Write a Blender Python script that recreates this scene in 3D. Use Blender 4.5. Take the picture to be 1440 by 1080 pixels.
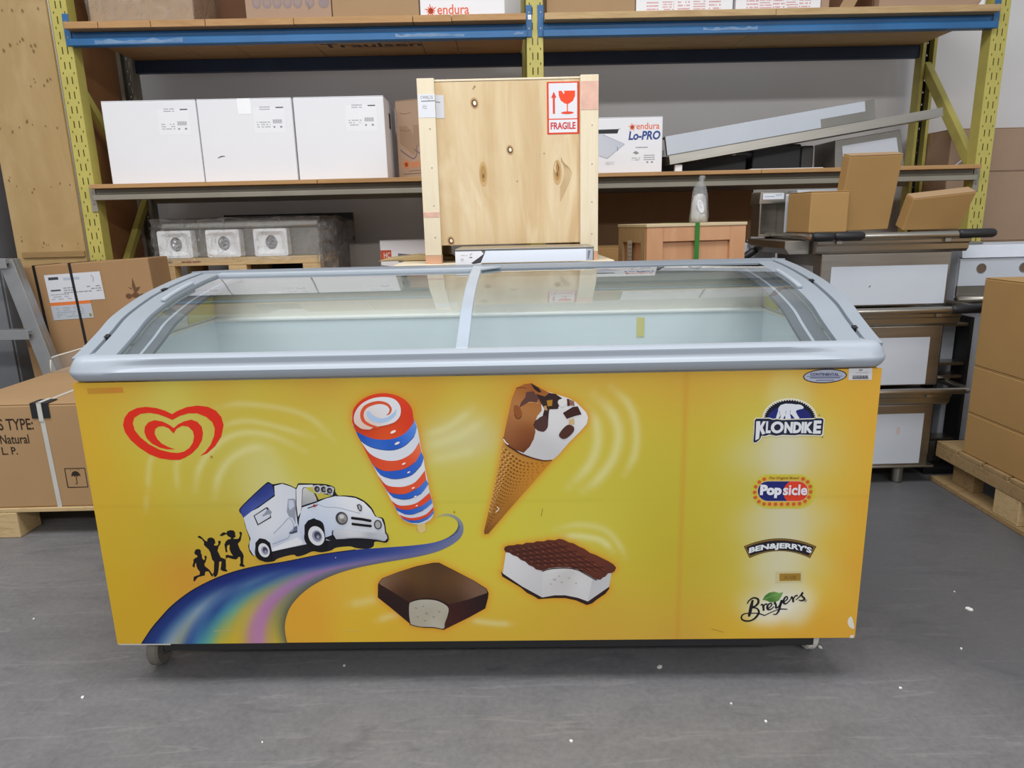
import bpy, bmesh, math, random
import numpy as np
from mathutils import Vector, Matrix, Euler
from mathutils.geometry import delaunay_2d_cdt

random.seed(7)
for _o in list(bpy.data.objects):
    bpy.data.objects.remove(_o)
SC = bpy.context.scene
COL = SC.collection
PI = math.pi

# ------------------------------------------------------------------ camera, world, lights, exposure
cam_d = bpy.data.cameras.new('camera')
cam = bpy.data.objects.new('camera', cam_d); COL.objects.link(cam)
cam_d.sensor_fit = 'HORIZONTAL'; cam_d.sensor_width = 36.0
cam_d.lens = 970.78 / 1440 * 36.0
cam_d.clip_start = 0.05; cam_d.clip_end = 100
cam.location = (0, 0, 1.2034)
cam.rotation_euler = (Euler((PI/2 - 0.2307, 0, 0)).to_matrix() @ Matrix.Rotation(-0.0240, 3, 'Z')).to_euler()
SC.camera = cam

SC.view_settings.view_transform = 'Standard'
SC.view_settings.look = 'None'
SC.view_settings.gamma = 1
SC.view_settings.use_curve_mapping = False
SC.view_settings.exposure = -0.17

world = bpy.data.worlds.new('world'); SC.world = world; world.use_nodes = True
world.node_tree.nodes['Background'].inputs[0].default_value = (0.92, 0.95, 1.0, 1)
world.node_tree.nodes['Background'].inputs[1].default_value = 0.50

def tube_light(x, y, z, lx, ly, power, rot=(0, 0, 0), col=(0.985, 0.99, 1.0)):
    d = bpy.data.lights.new('ceiling_tube_light', 'AREA'); d.shape = 'RECTANGLE'
    d.size = lx; d.size_y = ly; d.energy = power; d.color = col
    o = bpy.data.objects.new('ceiling_tube_light', d); o.location = (x, y, z); o.rotation_euler = rot
    COL.objects.link(o); return o
# rows of fluorescent battens under the roof: one row in front of the racks, rows over the aisle behind the photographer
for x, p in ((-3.2, 62), (0.0, 66), (3.4, 125)):
    tube_light(x, -3.4, 3.7, 2.4, 0.35, p, (math.radians(28), 0, 0))
for x, p in ((-2.2, 74), (0.4, 100)):
    tube_light(x, 1.1, 4.0, 2.2, 1.3, p)

# ------------------------------------------------------------------ colour and materials
def lin(h):
    h = h.lstrip('#')
    v = [int(h[i:i+2], 16) / 255 for i in (0, 2, 4)]
    return tuple(c / 12.92 if c <= 0.04045 else ((c + 0.055) / 1.055) ** 2.4 for c in v) + (1.0,)

def nodes(m):
    m.use_nodes = True
    return m.node_tree.nodes, m.node_tree.links, m.node_tree.nodes['Principled BSDF']

def noise(N, L, scale=5, detail=4, stretch=(1, 1, 1), rough=.55, dist=0, coord='Object', seed=None):
    tc = N.new('ShaderNodeTexCoord'); mp = N.new('ShaderNodeMapping'); mp.inputs['Scale'].default_value = stretch
    L.new(tc.outputs[coord], mp.inputs[0])
    n = N.new('ShaderNodeTexNoise'); n.inputs['Scale'].default_value = scale; n.inputs['Detail'].default_value = detail
    n.inputs['Roughness'].default_value = rough; n.inputs['Distortion'].default_value = dist
    L.new(mp.outputs[0], n.inputs['Vector'])
    return n.outputs['Fac']

def ramp(N, L, fac, stops):
    r = N.new('ShaderNodeValToRGB'); e = r.color_ramp.elements
    while len(e) < len(stops): e.new(0.5)
    for k, (p, c) in enumerate(stops):
        e[k].position = p; e[k].color = lin(c) if isinstance(c, str) else c
    L.new(fac, r.inputs[0]); return r.outputs[0]

def mixc(N, L, fac, a, b, mode='MIX'):
    m = N.new('ShaderNodeMix'); m.data_type = 'RGBA'; m.blend_type = mode
    for sock, v in ((m.inputs[0], fac), (m.inputs[6], a), (m.inputs[7], b)):
        if isinstance(v, (int, float)): sock.default_value = v
        elif isinstance(v, tuple): sock.default_value = v
        elif isinstance(v, str): sock.default_value = lin(v)
        else: L.new(v, sock)
    return m.outputs[2]

def bump(N, L, b, h, strength=.2, dist=.01):
    n = N.new('ShaderNodeBump'); n.inputs['Strength'].default_value = strength; n.inputs['Distance'].default_value = dist
    L.new(h, n.inputs['Height']); L.new(n.outputs[0], b.inputs['Normal'])

MATS = {}
def mat(name, c, rough=.55, metal=0.0, var=.06, scale=6, stretch=(1, 1, 1), bmp=0, spec=.5, c2=None, coat=0):
    if name in MATS: return MATS[name]
    m = bpy.data.materials.new(name); N, L, B = nodes(m)
    f = noise(N, L, scale, 5, stretch)
    a = lin(c); k = lin(c2) if c2 else None
    lo = k or tuple(x * (1 - var) for x in a[:3]) + (1,)
    hi = a if k else tuple(min(1, x * (1 + var)) for x in a[:3]) + (1,)
    L.new(ramp(N, L, f, [(.32, lo), (.68, hi)]), B.inputs['Base Color'])
    B.inputs['Roughness'].default_value = rough; B.inputs['Metallic'].default_value = metal
    B.inputs['Specular IOR Level'].default_value = spec
    if coat: B.inputs['Coat Weight'].default_value = coat
    if bmp: bump(N, L, B, f, bmp, .004)
    MATS[name] = m; return m

def wood(name, c1, c2, stretch=(9, 9, 1), scale=2.2, rough=.65, dist=1.2, c3=None):
    if name in MATS: return MATS[name]
    m = bpy.data.materials.new(name); N, L, B = nodes(m)
    f = noise(N, L, scale, 6, stretch, .6, dist)
    g = noise(N, L, scale * 6, 3, stretch, .6, 0)
    col = ramp(N, L, f, [(.3, c1), (.5, c2), (.72, c1)] if not c3 else [(.25, c1), (.5, c2), (.75, c3)])
    col = mixc(N, L, .25, col, ramp(N, L, g, [(.35, c1), (.65, c2)]))
    L.new(col, B.inputs['Base Color']); B.inputs['Roughness'].default_value = rough
    bump(N, L, B, g, .12, .003)
    MATS[name] = m; return m

def print_mat(name, gain):
    m = bpy.data.materials.new(name); N, L, B = nodes(m)
    a = N.new('ShaderNodeAttribute'); a.attribute_name = 'Col'
    v = N.new('ShaderNodeVectorMath'); v.operation = 'SCALE'; v.inputs['Scale'].default_value = gain
    L.new(a.outputs['Color'], v.inputs[0]); L.new(v.outputs[0], B.inputs['Base Color']); B.inputs['Roughness'].default_value = .42
    B.inputs['Specular IOR Level'].default_value = .35
    return m
INK = print_mat('printed_ink', 1.0)
VINYL = print_mat('printed_vinyl', 1.10)

def glass_mat(name, tint, reflect=1.0, haze=0.0, wrinkle=0.0, rough=0.02, wscale=30):
    m = bpy.data.materials.new(name); m.use_nodes = True
    N, L = m.node_tree.nodes, m.node_tree.links
    N.remove(N['Principled BSDF']); out = N['Material Output']
    tr = N.new('ShaderNodeBsdfTransparent'); tr.inputs[0].default_value = tint
    gl = N.new('ShaderNodeBsdfGlossy'); gl.inputs['Roughness'].default_value = rough
    fr = N.new('ShaderNodeFresnel'); fr.inputs[0].default_value = 1.5
    geo = N.new('ShaderNodeNewGeometry')
    sub = N.new('ShaderNodeMath'); sub.operation = 'SUBTRACT'; sub.inputs[0].default_value = 1.0
    L.new(geo.outputs['Backfacing'], sub.inputs[1])
    mu = N.new('ShaderNodeMath'); mu.operation = 'MULTIPLY'; L.new(fr.outputs[0], mu.inputs[0]); L.new(sub.outputs[0], mu.inputs[1])
    mv = N.new('ShaderNodeMath'); mv.operation = 'MULTIPLY'; mv.use_clamp = True; L.new(mu.outputs[0], mv.inputs[0]); mv.inputs[1].default_value = reflect
    base = tr.outputs[0]
    if haze:
        df = N.new('ShaderNodeBsdfDiffuse'); df.inputs[0].default_value = (.8, .82, .84, 1)
        mh = N.new('ShaderNodeMixShader'); mh.inputs[0].default_value = haze
        L.new(tr.outputs[0], mh.inputs[1]); L.new(df.outputs[0], mh.inputs[2]); base = mh.outputs[0]
    mx = N.new('ShaderNodeMixShader'); L.new(mv.outputs[0], mx.inputs[0]); L.new(base, mx.inputs[1]); L.new(gl.outputs[0], mx.inputs[2])
    if wrinkle:
        f = noise(N, L, wscale, 4, (1, 1, 1), .6, 1.5)
        b = N.new('ShaderNodeBump'); b.inputs['Strength'].default_value = wrinkle; b.inputs['Distance'].default_value = .03
        L.new(f, b.inputs['Height']); L.new(b.outputs[0], gl.inputs['Normal']); L.new(b.outputs[0], fr.inputs['Normal'])
    L.new(mx.outputs[0], out.inputs[0])
    return m

# ------------------------------------------------------------------ mesh building
class MB:
    def __init__(s): s.v = []; s.f = []
    def add(s, v, f):
        k = len(s.v); s.v += [tuple(p) for p in v]; s.f += [tuple(i + k for i in q) for q in f]; return s
    def box(s, x0, x1, y0, y1, z0, z1, M=None):
        v = [(x, y, z) for z in (z0, z1) for y in (y0, y1) for x in (x0, x1)]
        if M is not None: v = [M @ Vector(p) for p in v]
        return s.add(v, [(0, 2, 3, 1), (4, 5, 7, 6), (0, 1, 5, 4), (2, 6, 7, 3), (0, 4, 6, 2), (1, 3, 7, 5)])
    def prism(s, pts, a0, a1, axis='x'):
        n = len(pts)
        f = {'x': lambda a, p: (a, p[0], p[1]), 'y': lambda a, p: (p[0], a, p[1]), 'z': lambda a, p: (p[0], p[1], a)}[axis]
        v = [f(a0, p) for p in pts] + [f(a1, p) for p in pts]
        q = [tuple(range(n))[::-1], tuple(range(n, 2 * n))] + [(i, (i + 1) % n, n + (i + 1) % n, n + i) for i in range(n)]
        if axis == 'y': q = [t[::-1] for t in q]
        return s.add(v, q)
    def tube(s, path, r, n=10, caps=True):
        path = [Vector(p) for p in path]; rr = r if isinstance(r, (list, tuple)) else [r] * len(path)
        rings = []; up = Vector((0, 0, 1))
        for i, p in enumerate(path):
            d = (path[min(i + 1, len(path) - 1)] - path[max(i - 1, 0)]).normalized()
            a = d.cross(up) if abs(d.dot(up)) < .95 else d.cross(Vector((1, 0, 0))); a.normalize(); b = d.cross(a)
            rings.append([p + (a * math.cos(2 * PI * k / n) + b * math.sin(2 * PI * k / n)) * rr[i] for k in range(n)])
        k0 = len(s.v); s.v += [tuple(p) for g in rings for p in g]
        for i in range(len(path) - 1):
            for k in range(n):
                a = k0 + i * n; s.f.append((a + k, a + n + k, a + n + (k + 1) % n, a + (k + 1) % n))
        if caps:
            s.f.append(tuple(k0 + k for k in range(n))); s.f.append(tuple(k0 + (len(path) - 1) * n + k for k in range(n))[::-1])
        return s
    def lathe(s, prof, c=(0, 0, 0), n=20, axis='z'):
        k0 = len(s.v)
        for r, h in prof:
            for k in range(n):
                a = 2 * PI * k / n; p = (r * math.cos(a), r * math.sin(a), h)
                if axis == 'x': p = (p[2], p[0], p[1])
                if axis == 'y': p = (p[0], p[2], p[1])
                s.v.append((c[0] + p[0], c[1] + p[1], c[2] + p[2]))
        for i in range(len(prof) - 1):
            for k in range(n): s.f.append((k0 + i * n + k, k0 + i * n + (k + 1) % n, k0 + (i + 1) * n + (k + 1) % n, k0 + (i + 1) * n + k))
        return s
    def sweep(s, secs, closed=True):
        n = len(secs[0]); k0 = len(s.v)
        for g in secs: s.v += [tuple(p) for p in g]
        for i in range(len(secs) - 1):
            for k in range(n if closed else n - 1): s.f.append((k0 + i * n + k, k0 + i * n + (k + 1) % n, k0 + (i + 1) * n + (k + 1) % n, k0 + (i + 1) * n + k))
        if closed:
            s.f.append(tuple(k0 + k for k in range(n))[::-1]); s.f.append(tuple(k0 + (len(secs) - 1) * n + k for k in range(n)))
        return s
    def build(s, name, m, parent=None, bevel=0, smooth=False, fix=False, seg=2):
        me = bpy.data.meshes.new(name); me.from_pydata(s.v, [], s.f); me.update()
        if fix or bevel:
            bm = bmesh.new(); bm.from_mesh(me)
            if fix: bmesh.ops.remove_doubles(bm, verts=bm.verts, dist=1e-6)
            bmesh.ops.recalc_face_normals(bm, faces=bm.faces); bm.to_mesh(me); bm.free()
        o = bpy.data.objects.new(name, me); COL.objects.link(o)
        if m: me.materials.append(m)
        if parent: o.parent = parent
        if smooth: me.polygons.foreach_set('use_smooth', [True] * len(me.polygons))
        if bevel:
            b = o.modifiers.new('bevel', 'BEVEL'); b.width = bevel; b.segments = seg; b.limit_method = 'ANGLE'; b.angle_limit = .6
        return o

def tag(o, label, cat, group=None, kind=None):
    o['label'] = label; o['category'] = cat
    if group: o['group'] = group
    if kind: o['kind'] = kind
    return o
def thing(name, loc, label, cat, group=None, rz=0, rot=None):
    o = bpy.data.objects.new(name, None); COL.objects.link(o); o.location = loc
    o.rotation_euler = rot if rot else (0, 0, rz); o.empty_display_size = .05
    return tag(o, label, cat, group)
def structure(o): o['kind'] = 'structure'; return o
def copy_tree(o, parent=None):
    c = o.copy(); COL.objects.link(c)
    if parent: c.parent = parent
    for ch in [x for x in bpy.data.objects if x.parent == o]: copy_tree(ch, c)
    return c

# ------------------------------------------------------------------ flat print: polygons, strokes and lettering with their own ink colours
def spline(p, closed, n=5):
    P = [Vector(q) for q in p]; m = len(P); out = []
    if m < 3: return [tuple(q) for q in P]
    for i in range(m if closed else m - 1):
        a, b, c, d = (P[(i - 1) % m], P[i], P[(i + 1) % m], P[(i + 2) % m]) if closed else (P[max(i - 1, 0)], P[i], P[i + 1], P[min(i + 2, m - 1)])
        for k in range(n):
            t = k / n
            out.append(tuple(.5 * ((2 * b) + (c - a) * t + (2 * a - 5 * b + 4 * c - d) * t * t + (3 * b - a - 3 * c + d) * t ** 3)))
    if not closed: out.append(tuple(P[-1]))
    return out
def inside(loops, X, Y):
    r = np.zeros(X.shape, bool)
    for lp in loops:
        a = np.array(lp); b = np.roll(a, -1, 0)
        for (x0, y0), (x1, y1) in zip(a, b):
            if y0 == y1: continue
            c = ((y0 > Y) != (y1 > Y)) & (X < (x1 - x0) * (Y - y0) / (y1 - y0) + x0); r ^= c
    return r
def idw(samples, X, Y, power=2.0):
    S = np.array([(a, b) for a, b, _ in samples]); C = np.array([lin(h)[:3] for _, _, h in samples]) ** (1 / 2.2)
    D = np.sqrt((S[:, None, 0] - S[:, 0]) ** 2 + (S[:, None, 1] - S[:, 1]) ** 2) + np.eye(len(S)) * 9
    h = np.sort(D, 1)[:, :2].mean(1) * .62                      # each sample reaches about as far as its neighbours
    d2 = (X[:, None] - S[:, 0]) ** 2 + (Y[:, None] - S[:, 1]) ** 2
    w = np.exp(-d2 / (2 * h * h)) / h + 1e-4 / (d2 + 1e-4); w /= w.sum(1, keepdims=True)
    return (w @ C) ** 2.2
TXT = {}
def glyphs(s, bold):
    if (s, bold) not in TXT:
        c = bpy.data.curves.new('lettering', 'FONT'); c.body = s; c.offset = bold; c.resolution_u = 3
        o = bpy.data.objects.new('lettering', c); me = o.to_mesh()
        v = np.array([tuple(x.co[:2]) for x in me.vertices]); f = [tuple(p.vertices) for p in me.polygons]
        o.to_mesh_clear(); bpy.data.objects.remove(o); bpy.data.curves.remove(c)
        TXT[(s, bold)] = (v, f)
    return TXT[(s, bold)]
class Ink:
    """Layers of flat print on a plane: origin + u*U + v*V, each layer a hair proud of the last."""
    def __init__(s, org, U=(1, 0, 0), V=(0, 0, 1), step=6e-5, lift=3e-4):
        s.o, s.U, s.V = Vector(org), Vector(U), Vector(V); s.N = s.U.cross(s.V).normalized()
        s.v = []; s.f = []; s.c = []; s.h = lift; s.step = step
    def put(s, v2, f, col):
        k = len(s.v)
        s.v += [tuple(s.o + s.U * float(a) + s.V * float(b) + s.N * s.h) for a, b in v2]
        s.f += [tuple(i + k for i in q) for q in f]
        s.c += [tuple(c) + (1.0,) if len(c) == 3 else tuple(c) for c in (col if not isinstance(col, tuple) else [col] * len(v2))]
        s.h += s.step; return s
    def poly(s, loops, col, smooth=0, grid=None):
        if not isinstance(loops[0][0], (tuple, list)): loops = [loops]
        if smooth: loops = [spline(l, True) for l in loops]
        v = []; e = []
        for l in loops:
            k = len(v); v += [Vector(p) for p in l]; e += [(k + i, k + (i + 1) % len(l)) for i in range(len(l))]
        if not isinstance(col, str):
            A = np.array(loops[0]); lo, hi = A.min(0), A.max(0); g = grid or max(.004, math.sqrt((hi - lo).prod() / 900))
            X, Y = np.meshgrid(np.arange(lo[0] + g / 2, hi[0], g), np.arange(lo[1] + g / 2, hi[1], g)); X, Y = X.ravel(), Y.ravel()
            k = inside(loops, X, Y); v += [Vector((float(a), float(b))) for a, b in zip(X[k], Y[k])]
        r = delaunay_2d_cdt(v, e, [], 0, 1e-7); V2 = np.array([tuple(p) for p in r[0]]); F = [q for q in r[2] if len(q) == 3]
        if not F: return s
        C = V2[np.array(F)].mean(1); k = inside(loops, C[:, 0], C[:, 1]); F = [q for q, t in zip(F, k) if t]
        T = []
        for a, b, c in F:
            p, q, w = V2[a], V2[b], V2[c]
            T.append((a, b, c) if (q[0] - p[0]) * (w[1] - p[1]) - (q[1] - p[1]) * (w[0] - p[0]) > 0 else (a, c, b))
        return s.put(V2, T, lin(col) if isinstance(col, str) else list(map(tuple, idw(col, V2[:, 0], V2[:, 1]))))
    def rect(s, x0, y0, x1, y1, col): return s.put([(x0, y0), (x1, y0), (x1, y1), (x0, y1)], [(0, 1, 2, 3)], lin(col))
    def ell(s, cx, cy, rx, ry, col, rot=0, n=20):
        c, k = math.cos(rot), math.sin(rot); v = []
        for i in range(n):
            x, y = rx * math.cos(2 * PI * i / n), ry * math.sin(2 * PI * i / n); v.append((cx + x * c - y * k, cy + x * k + y * c))
        return s.put(v, [tuple(range(n))], lin(col))
    def stroke(s, pts, w, col, smooth=1):
        ws = list(w) if isinstance(w, (list, tuple)) else [w] * len(pts)
        n = 4 if smooth and len(pts) > 2 else 1
        P = spline(pts, False, n) if n > 1 else list(pts)
        W = np.interp(np.linspace(0, len(ws) - 1, len(P)), range(len(ws)), ws); v = []
        for i, p in enumerate(P):
            a, b = P[max(i - 1, 0)], P[min(i + 1, len(P) - 1)]; d = Vector((b[0] - a[0], b[1] - a[1]))
            d = d.normalized() if d.length else Vector((1, 0)); q = W[i] / 2
            v += [(p[0] - d.y * q, p[1] + d.x * q), (p[0] + d.y * q, p[1] - d.x * q)]
        return s.put(v, [(2 * i, 2 * i + 1, 2 * i + 3, 2 * i + 2) for i in range(len(P) - 1)], lin(col))
    def text(s, t, x0, y0, x1, y1, col, bold=0, shear=0, arch=0, slope=0):
        v, f = glyphs(t, bold); v = v.copy(); v[:, 0] += v[:, 1] * shear
        lo, hi = v.min(0), v.max(0); q = (v - lo) / (hi - lo)
        x = x0 + q[:, 0] * (x1 - x0); y = y0 + q[:, 1] * (y1 - y0) + q[:, 0] * slope
        if arch: y += arch * (.25 - (q[:, 0] - .5) ** 2)
        return s.put(list(zip(x, y)), f, lin(col))
    def fuzz(s, x0, y0, x1, y1, rows, col, seed=1, fill=.7):
        """illegible small print: short dashes in rows"""
        r = random.Random(seed); h = (y1 - y0) / rows
        for i in range(rows):
            x = x0
            while x < x1:
                w = r.uniform(.03, .12) * (x1 - x0)
                if r.random() < fill: s.rect(x, y0 + i * h + h * .25, min(x + w, x1), y0 + i * h + h * .7, col); s.h -= s.step
                x += w + .02 * (x1 - x0)
        s.h += s.step; return s
    def build(s, name, parent, label=None, m=None):
        me = bpy.data.meshes.new(name); me.from_pydata(s.v, [], s.f)
        a = me.color_attributes.new('Col', 'FLOAT_COLOR', 'POINT'); a.data.foreach_set('color', np.array(s.c, 'f').ravel())
        me.materials.append(m or INK); me.update()
        o = bpy.data.objects.new(name, me); COL.objects.link(o); o.parent = parent
        if label: o['label'] = label
        return o

# ------------------------------------------------------------------ materials used by several things
CARD = mat('cardboard', '#a98a66', .8, var=.05, scale=3)
CARD_D = mat('cardboard_ochre', '#a8834f', .8, var=.06, scale=3)
CARD_P = mat('cardboard_pinkish', '#ad9078', .8, var=.05, scale=3)
CARD_R = mat('cardboard_reddish', '#7d573c', .8, var=.10, scale=3)
WHITEBOX = mat('white_carton', '#ececef', .7, var=.015, scale=3)
FILMW = mat('white_film', '#c3c9d2', .45, var=.03, scale=4)
STEEL = mat('brushed_steel', '#b1aca2', .33, 1.0, var=.08, scale=4, stretch=(1, 1, 30))
STEELD = mat('dull_steel', '#8a8780', .45, .8, var=.10, scale=5)
ALU = mat('aluminium', '#a9abac', .45, .75, var=.08, scale=8)
BLACKP = mat('black_plastic', '#1d1d1f', .5, var=.1)
PALLET = wood('pallet_wood', '#806745', '#a3885e', (2, 9, 9), 2.5)
PALLET_Y = wood('pallet_wood_end_grain', '#a8895a', '#cbb184', (1.5, 9, 12), 3)
YELLOW = mat('yellow_paint', '#bdb25c', .5, var=.07, scale=9)
BLUE = mat('blue_paint', '#25659a', .45, var=.14, scale=7, stretch=(.5, 1, 1))
GREYPAINT = mat('grey_cream_paint', '#8e887a', .6, var=.08, scale=6)
DECK = wood('deck_board', '#a57a4a', '#bb9160', (1, 8, 8), 2)
PLAST = mat('grey_plastic', '#a4acb5', .38, var=.02, scale=3)
FRAME = mat('frame_plastic', '#8f979f', .38, var=.02, scale=3)
PLAST_D = mat('dark_grey_plastic', '#7d858e', .42, var=.03, scale=3)
FILM = glass_mat('clear_film', (.97, .975, .98, 1), 2.0, .05, 1.0, .06, 24)

# ------------------------------------------------------------------ the room
def concrete():
    m = bpy.data.materials.new('concrete_floor'); N, L, B = nodes(m)
    big = noise(N, L, .9, 6, (1, 1.3, 1), .6, .6); mid = noise(N, L, 4.5, 7, (1, 1.6, 1), .65, .8); fine = noise(N, L, 60, 4, (1, 1, 1), .7)
    c = ramp(N, L, big, [(.3, '#5c5b5d'), (.5, '#6d6c6e'), (.7, '#7a7877')])
    c = mixc(N, L, .45, c, ramp(N, L, mid, [(.3, '#5d5d5f'), (.5, '#757475'), (.72, '#84817f')]))
    c = mixc(N, L, .25, c, ramp(N, L, fine, [(.35, '#5f5e5f'), (.65, '#878584')]))
    scr = noise(N, L, 2.2, 3, (1, 9, 1), .5, 2.2)          # drag marks and trowel lines
    c = mixc(N, L, ramp(N, L, scr, [(.60, (0, 0, 0, 1)), (.66, (.35, .35, .35, 1)), (.70, (0, 0, 0, 1))]), c, '#918e8c')
    st = noise(N, L, 3.1, 4, (1, 2.2, 1), .6, 1.4)         # old stains
    c = mixc(N, L, ramp(N, L, st, [(.60, (0, 0, 0, 1)), (.74, (.45, .45, .45, 1))]), c, '#49494d')
    # floor tone gets darker towards the back right, with a noisy edge
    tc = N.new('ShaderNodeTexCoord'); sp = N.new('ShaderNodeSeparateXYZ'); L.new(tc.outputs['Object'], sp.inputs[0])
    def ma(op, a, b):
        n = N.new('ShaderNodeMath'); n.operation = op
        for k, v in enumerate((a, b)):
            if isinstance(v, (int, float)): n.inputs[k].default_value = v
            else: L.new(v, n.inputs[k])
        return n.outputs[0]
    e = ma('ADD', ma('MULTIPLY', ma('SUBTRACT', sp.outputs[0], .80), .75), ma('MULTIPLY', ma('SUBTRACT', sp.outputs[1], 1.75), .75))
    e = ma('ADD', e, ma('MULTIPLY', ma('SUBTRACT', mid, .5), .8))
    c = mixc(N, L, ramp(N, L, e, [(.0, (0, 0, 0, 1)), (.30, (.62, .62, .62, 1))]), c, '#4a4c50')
    L.new(c, B.inputs['Base Color'])
    L.new(ramp(N, L, mid, [(.3, (.42, .42, .42, 1)), (.7, (.58, .58, .58, 1))]), B.inputs['Roughness'])
    B.inputs['Specular IOR Level'].default_value = .45
    bump(N, L, B, fine, .06, .003)
    return m
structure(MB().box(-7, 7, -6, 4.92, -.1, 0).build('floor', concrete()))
WALLM = mat('painted_wall', '#e9e7e6', .85, var=.025, scale=1.5)
RZ = .0171
R0 = Vector((0, 3.86, 0))
def RW(a, b, z): return (R0.x + a * math.cos(RZ) - b * math.sin(RZ), R0.y + a * math.sin(RZ) + b * math.cos(RZ), z)
wall = structure(MB().box(-7, 7, .85, 1.0, 0, 5).build('wall_back', WALLM)); wall.location = R0; wall.rotation_euler = (0, 0, RZ)

# ------------------------------------------------------------------ pallet rack
rack = thing('pallet_rack', R0, 'yellow and blue pallet rack with perforated posts and wooden decks against back wall', 'rack', rz=RZ)
BACK_B = .60
def post(a, b, z1, front, dark=False, pm=YELLOW):
    w = .083; P = .071
    mb = MB()
    xs = [0, .155, .21, .32, .385, .635, .70, .815, .87, 1]
    zs = [0.0]; hz = []
    n = int(z1 / P)
    for i in range(n):
        z = i * P
        zs += [z + .004, z + .015, z + .028, z + .063]
        hz.append(i)
    zs.append(z1)
    v = [(a + w * x, b, z) for z in zs for x in xs]; f = []; m = len(xs)
    for r in range(len(zs) - 1):
        k = (r - 1) % 4 if r > 0 else -1
        for c in range(m - 1):
            if r > 0 and r < len(zs) - 2:
                if k == 0 and c in (1, 7): continue        # round-ish dots
                if k == 2 and c in (3, 5): continue        # paired slots
            q = (r * m + c, r * m + c + 1, (r + 1) * m + c + 1, (r + 1) * m + c)
            f.append(q if front else q[::-1])
    if dark: MB().add(v, f).build('post_web', BLACKP, rack)
    else: mb.add(v, f)
    d = .075 * (1 if front else -1)
    for x in (a, a + w):
        lo, hi = sorted((b, b + d)); mb.add([(x, lo, 0), (x, hi, 0), (x, hi, z1), (x, lo, z1)], [(0, 1, 2, 3)])
    for x0, x1 in ((a, a + .018), (a + w - .018, a + w)):
        mb.add([(x0, b + d, 0), (x1, b + d, 0), (x1, b + d, z1), (x0, b + d, z1)], [(0, 1, 2, 3)])
    o = mb.build('upright_post', pm, rack)
    s = o.modifiers.new('gauge', 'SOLIDIFY'); s.thickness = .002; s.offset = 0
    return o
POSTS = (-2.276, .119, 2.540)
for a in POSTS:
    post(a, 0, 2.62, True)
    post(a, BACK_B + .075, 2.62, False, a > 2, GREYPAINT if a < -2 else YELLOW)
def strut(name, p, q, w, h, m, parent):
    p, q = Vector(p), Vector(q); d = q - p; M = Matrix.Translation(p) @ d.to_track_quat('X', 'Z').to_matrix().to_4x4()
    return MB().box(0, d.length, -w / 2, w / 2, -h / 2, h / 2, M).build(name, m, parent, .004)
for a, zf, zb in ((-2.235, 1.99, 1.40), (.16, 1.99, 1.40)):
    strut('diagonal_brace', (a, .04, zf), (a, BACK_B + .02, zb), .035, .045, YELLOW, rack)
    strut('diagonal_brace', (a, BACK_B + .02, zb - .02), (a, .04, .75), .035, .045, YELLOW, rack)
strut('diagonal_brace', (2.582, BACK_B + .03, 2.07), (2.582, .06, 1.42), .04, .062, YELLOW, rack)
strut('diagonal_brace', (2.582, .05, 1.30), (2.582, BACK_B + .02, .75), .035, .045, YELLOW, rack)
for a in (-2.235, .16, 2.582):
    strut('cross_strut', (a, .04, 2.50), (a, BACK_B + .02, 2.50), .035, .04, YELLOW, rack)
    strut('cross_strut', (a, .04, .25), (a, BACK_B + .02, .25), .035, .04, YELLOW, rack)
BAYS = ((POSTS[0] + .083, POSTS[1]), (POSTS[1] + .083, POSTS[2]))
def beam(a0, a1, zb, zt, b, m, back=False):
    h = zt - zb; lip = .5 * h
    if back: pr = [(b, zb), (b + .04, zb), (b + .04, zt), (b, zt)]
    else: pr = [(b - .034, zb), (b + .02, zb), (b + .02, zt), (b + .002, zt), (b + .002, zb + lip + .004), (b - .028, zb + lip), (b - .034, zb + lip - .006)]
    return MB().prism(pr, a0 + .001, a1 - .001).build('shelf_beam', m, rack, .002)
def plates(zb, zt, m, label=None):
    for a, s in ((POSTS[0] + .083, -1), (POSTS[1], 1), (POSTS[1] + .083, -1), (POSTS[2], 1)):
        x0, x1 = (a - .027, a + .004) if s < 0 else (a - .004, a + .027)
        mb = MB().box(x0, x1, -.008, -.002, zb, zt)
        o = mb.build('end_plate', m, rack, .002)
        for z in (zb + .04, zt - .035):
            MB().lathe([(0, -.0095), (.004, -.0095), (.0045, -.0075), (.0045, -.006)], ((x0 + x1) / 2, 0, z), 10, 'y').build('rivet', STEELD, o)
BLUE_SHADED = mat('blue_paint_shaded', '#26354f', .5, var=.1)  # rear beams: their shadow is put into this darker copy of the blue
for zb, zt, fm, bm_ in ((2.119, 2.189, BLUE, BLUE_SHADED), (1.366, 1.422, GREYPAINT, GREYPAINT), (.84, .892, GREYPAINT, GREYPAINT)):
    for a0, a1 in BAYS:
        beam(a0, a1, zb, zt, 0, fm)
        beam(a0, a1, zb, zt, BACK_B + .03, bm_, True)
    plates(zb + .005 if fm is BLUE else zb - .06, zb + .155 if fm is BLUE else zb + .072, fm)
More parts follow.
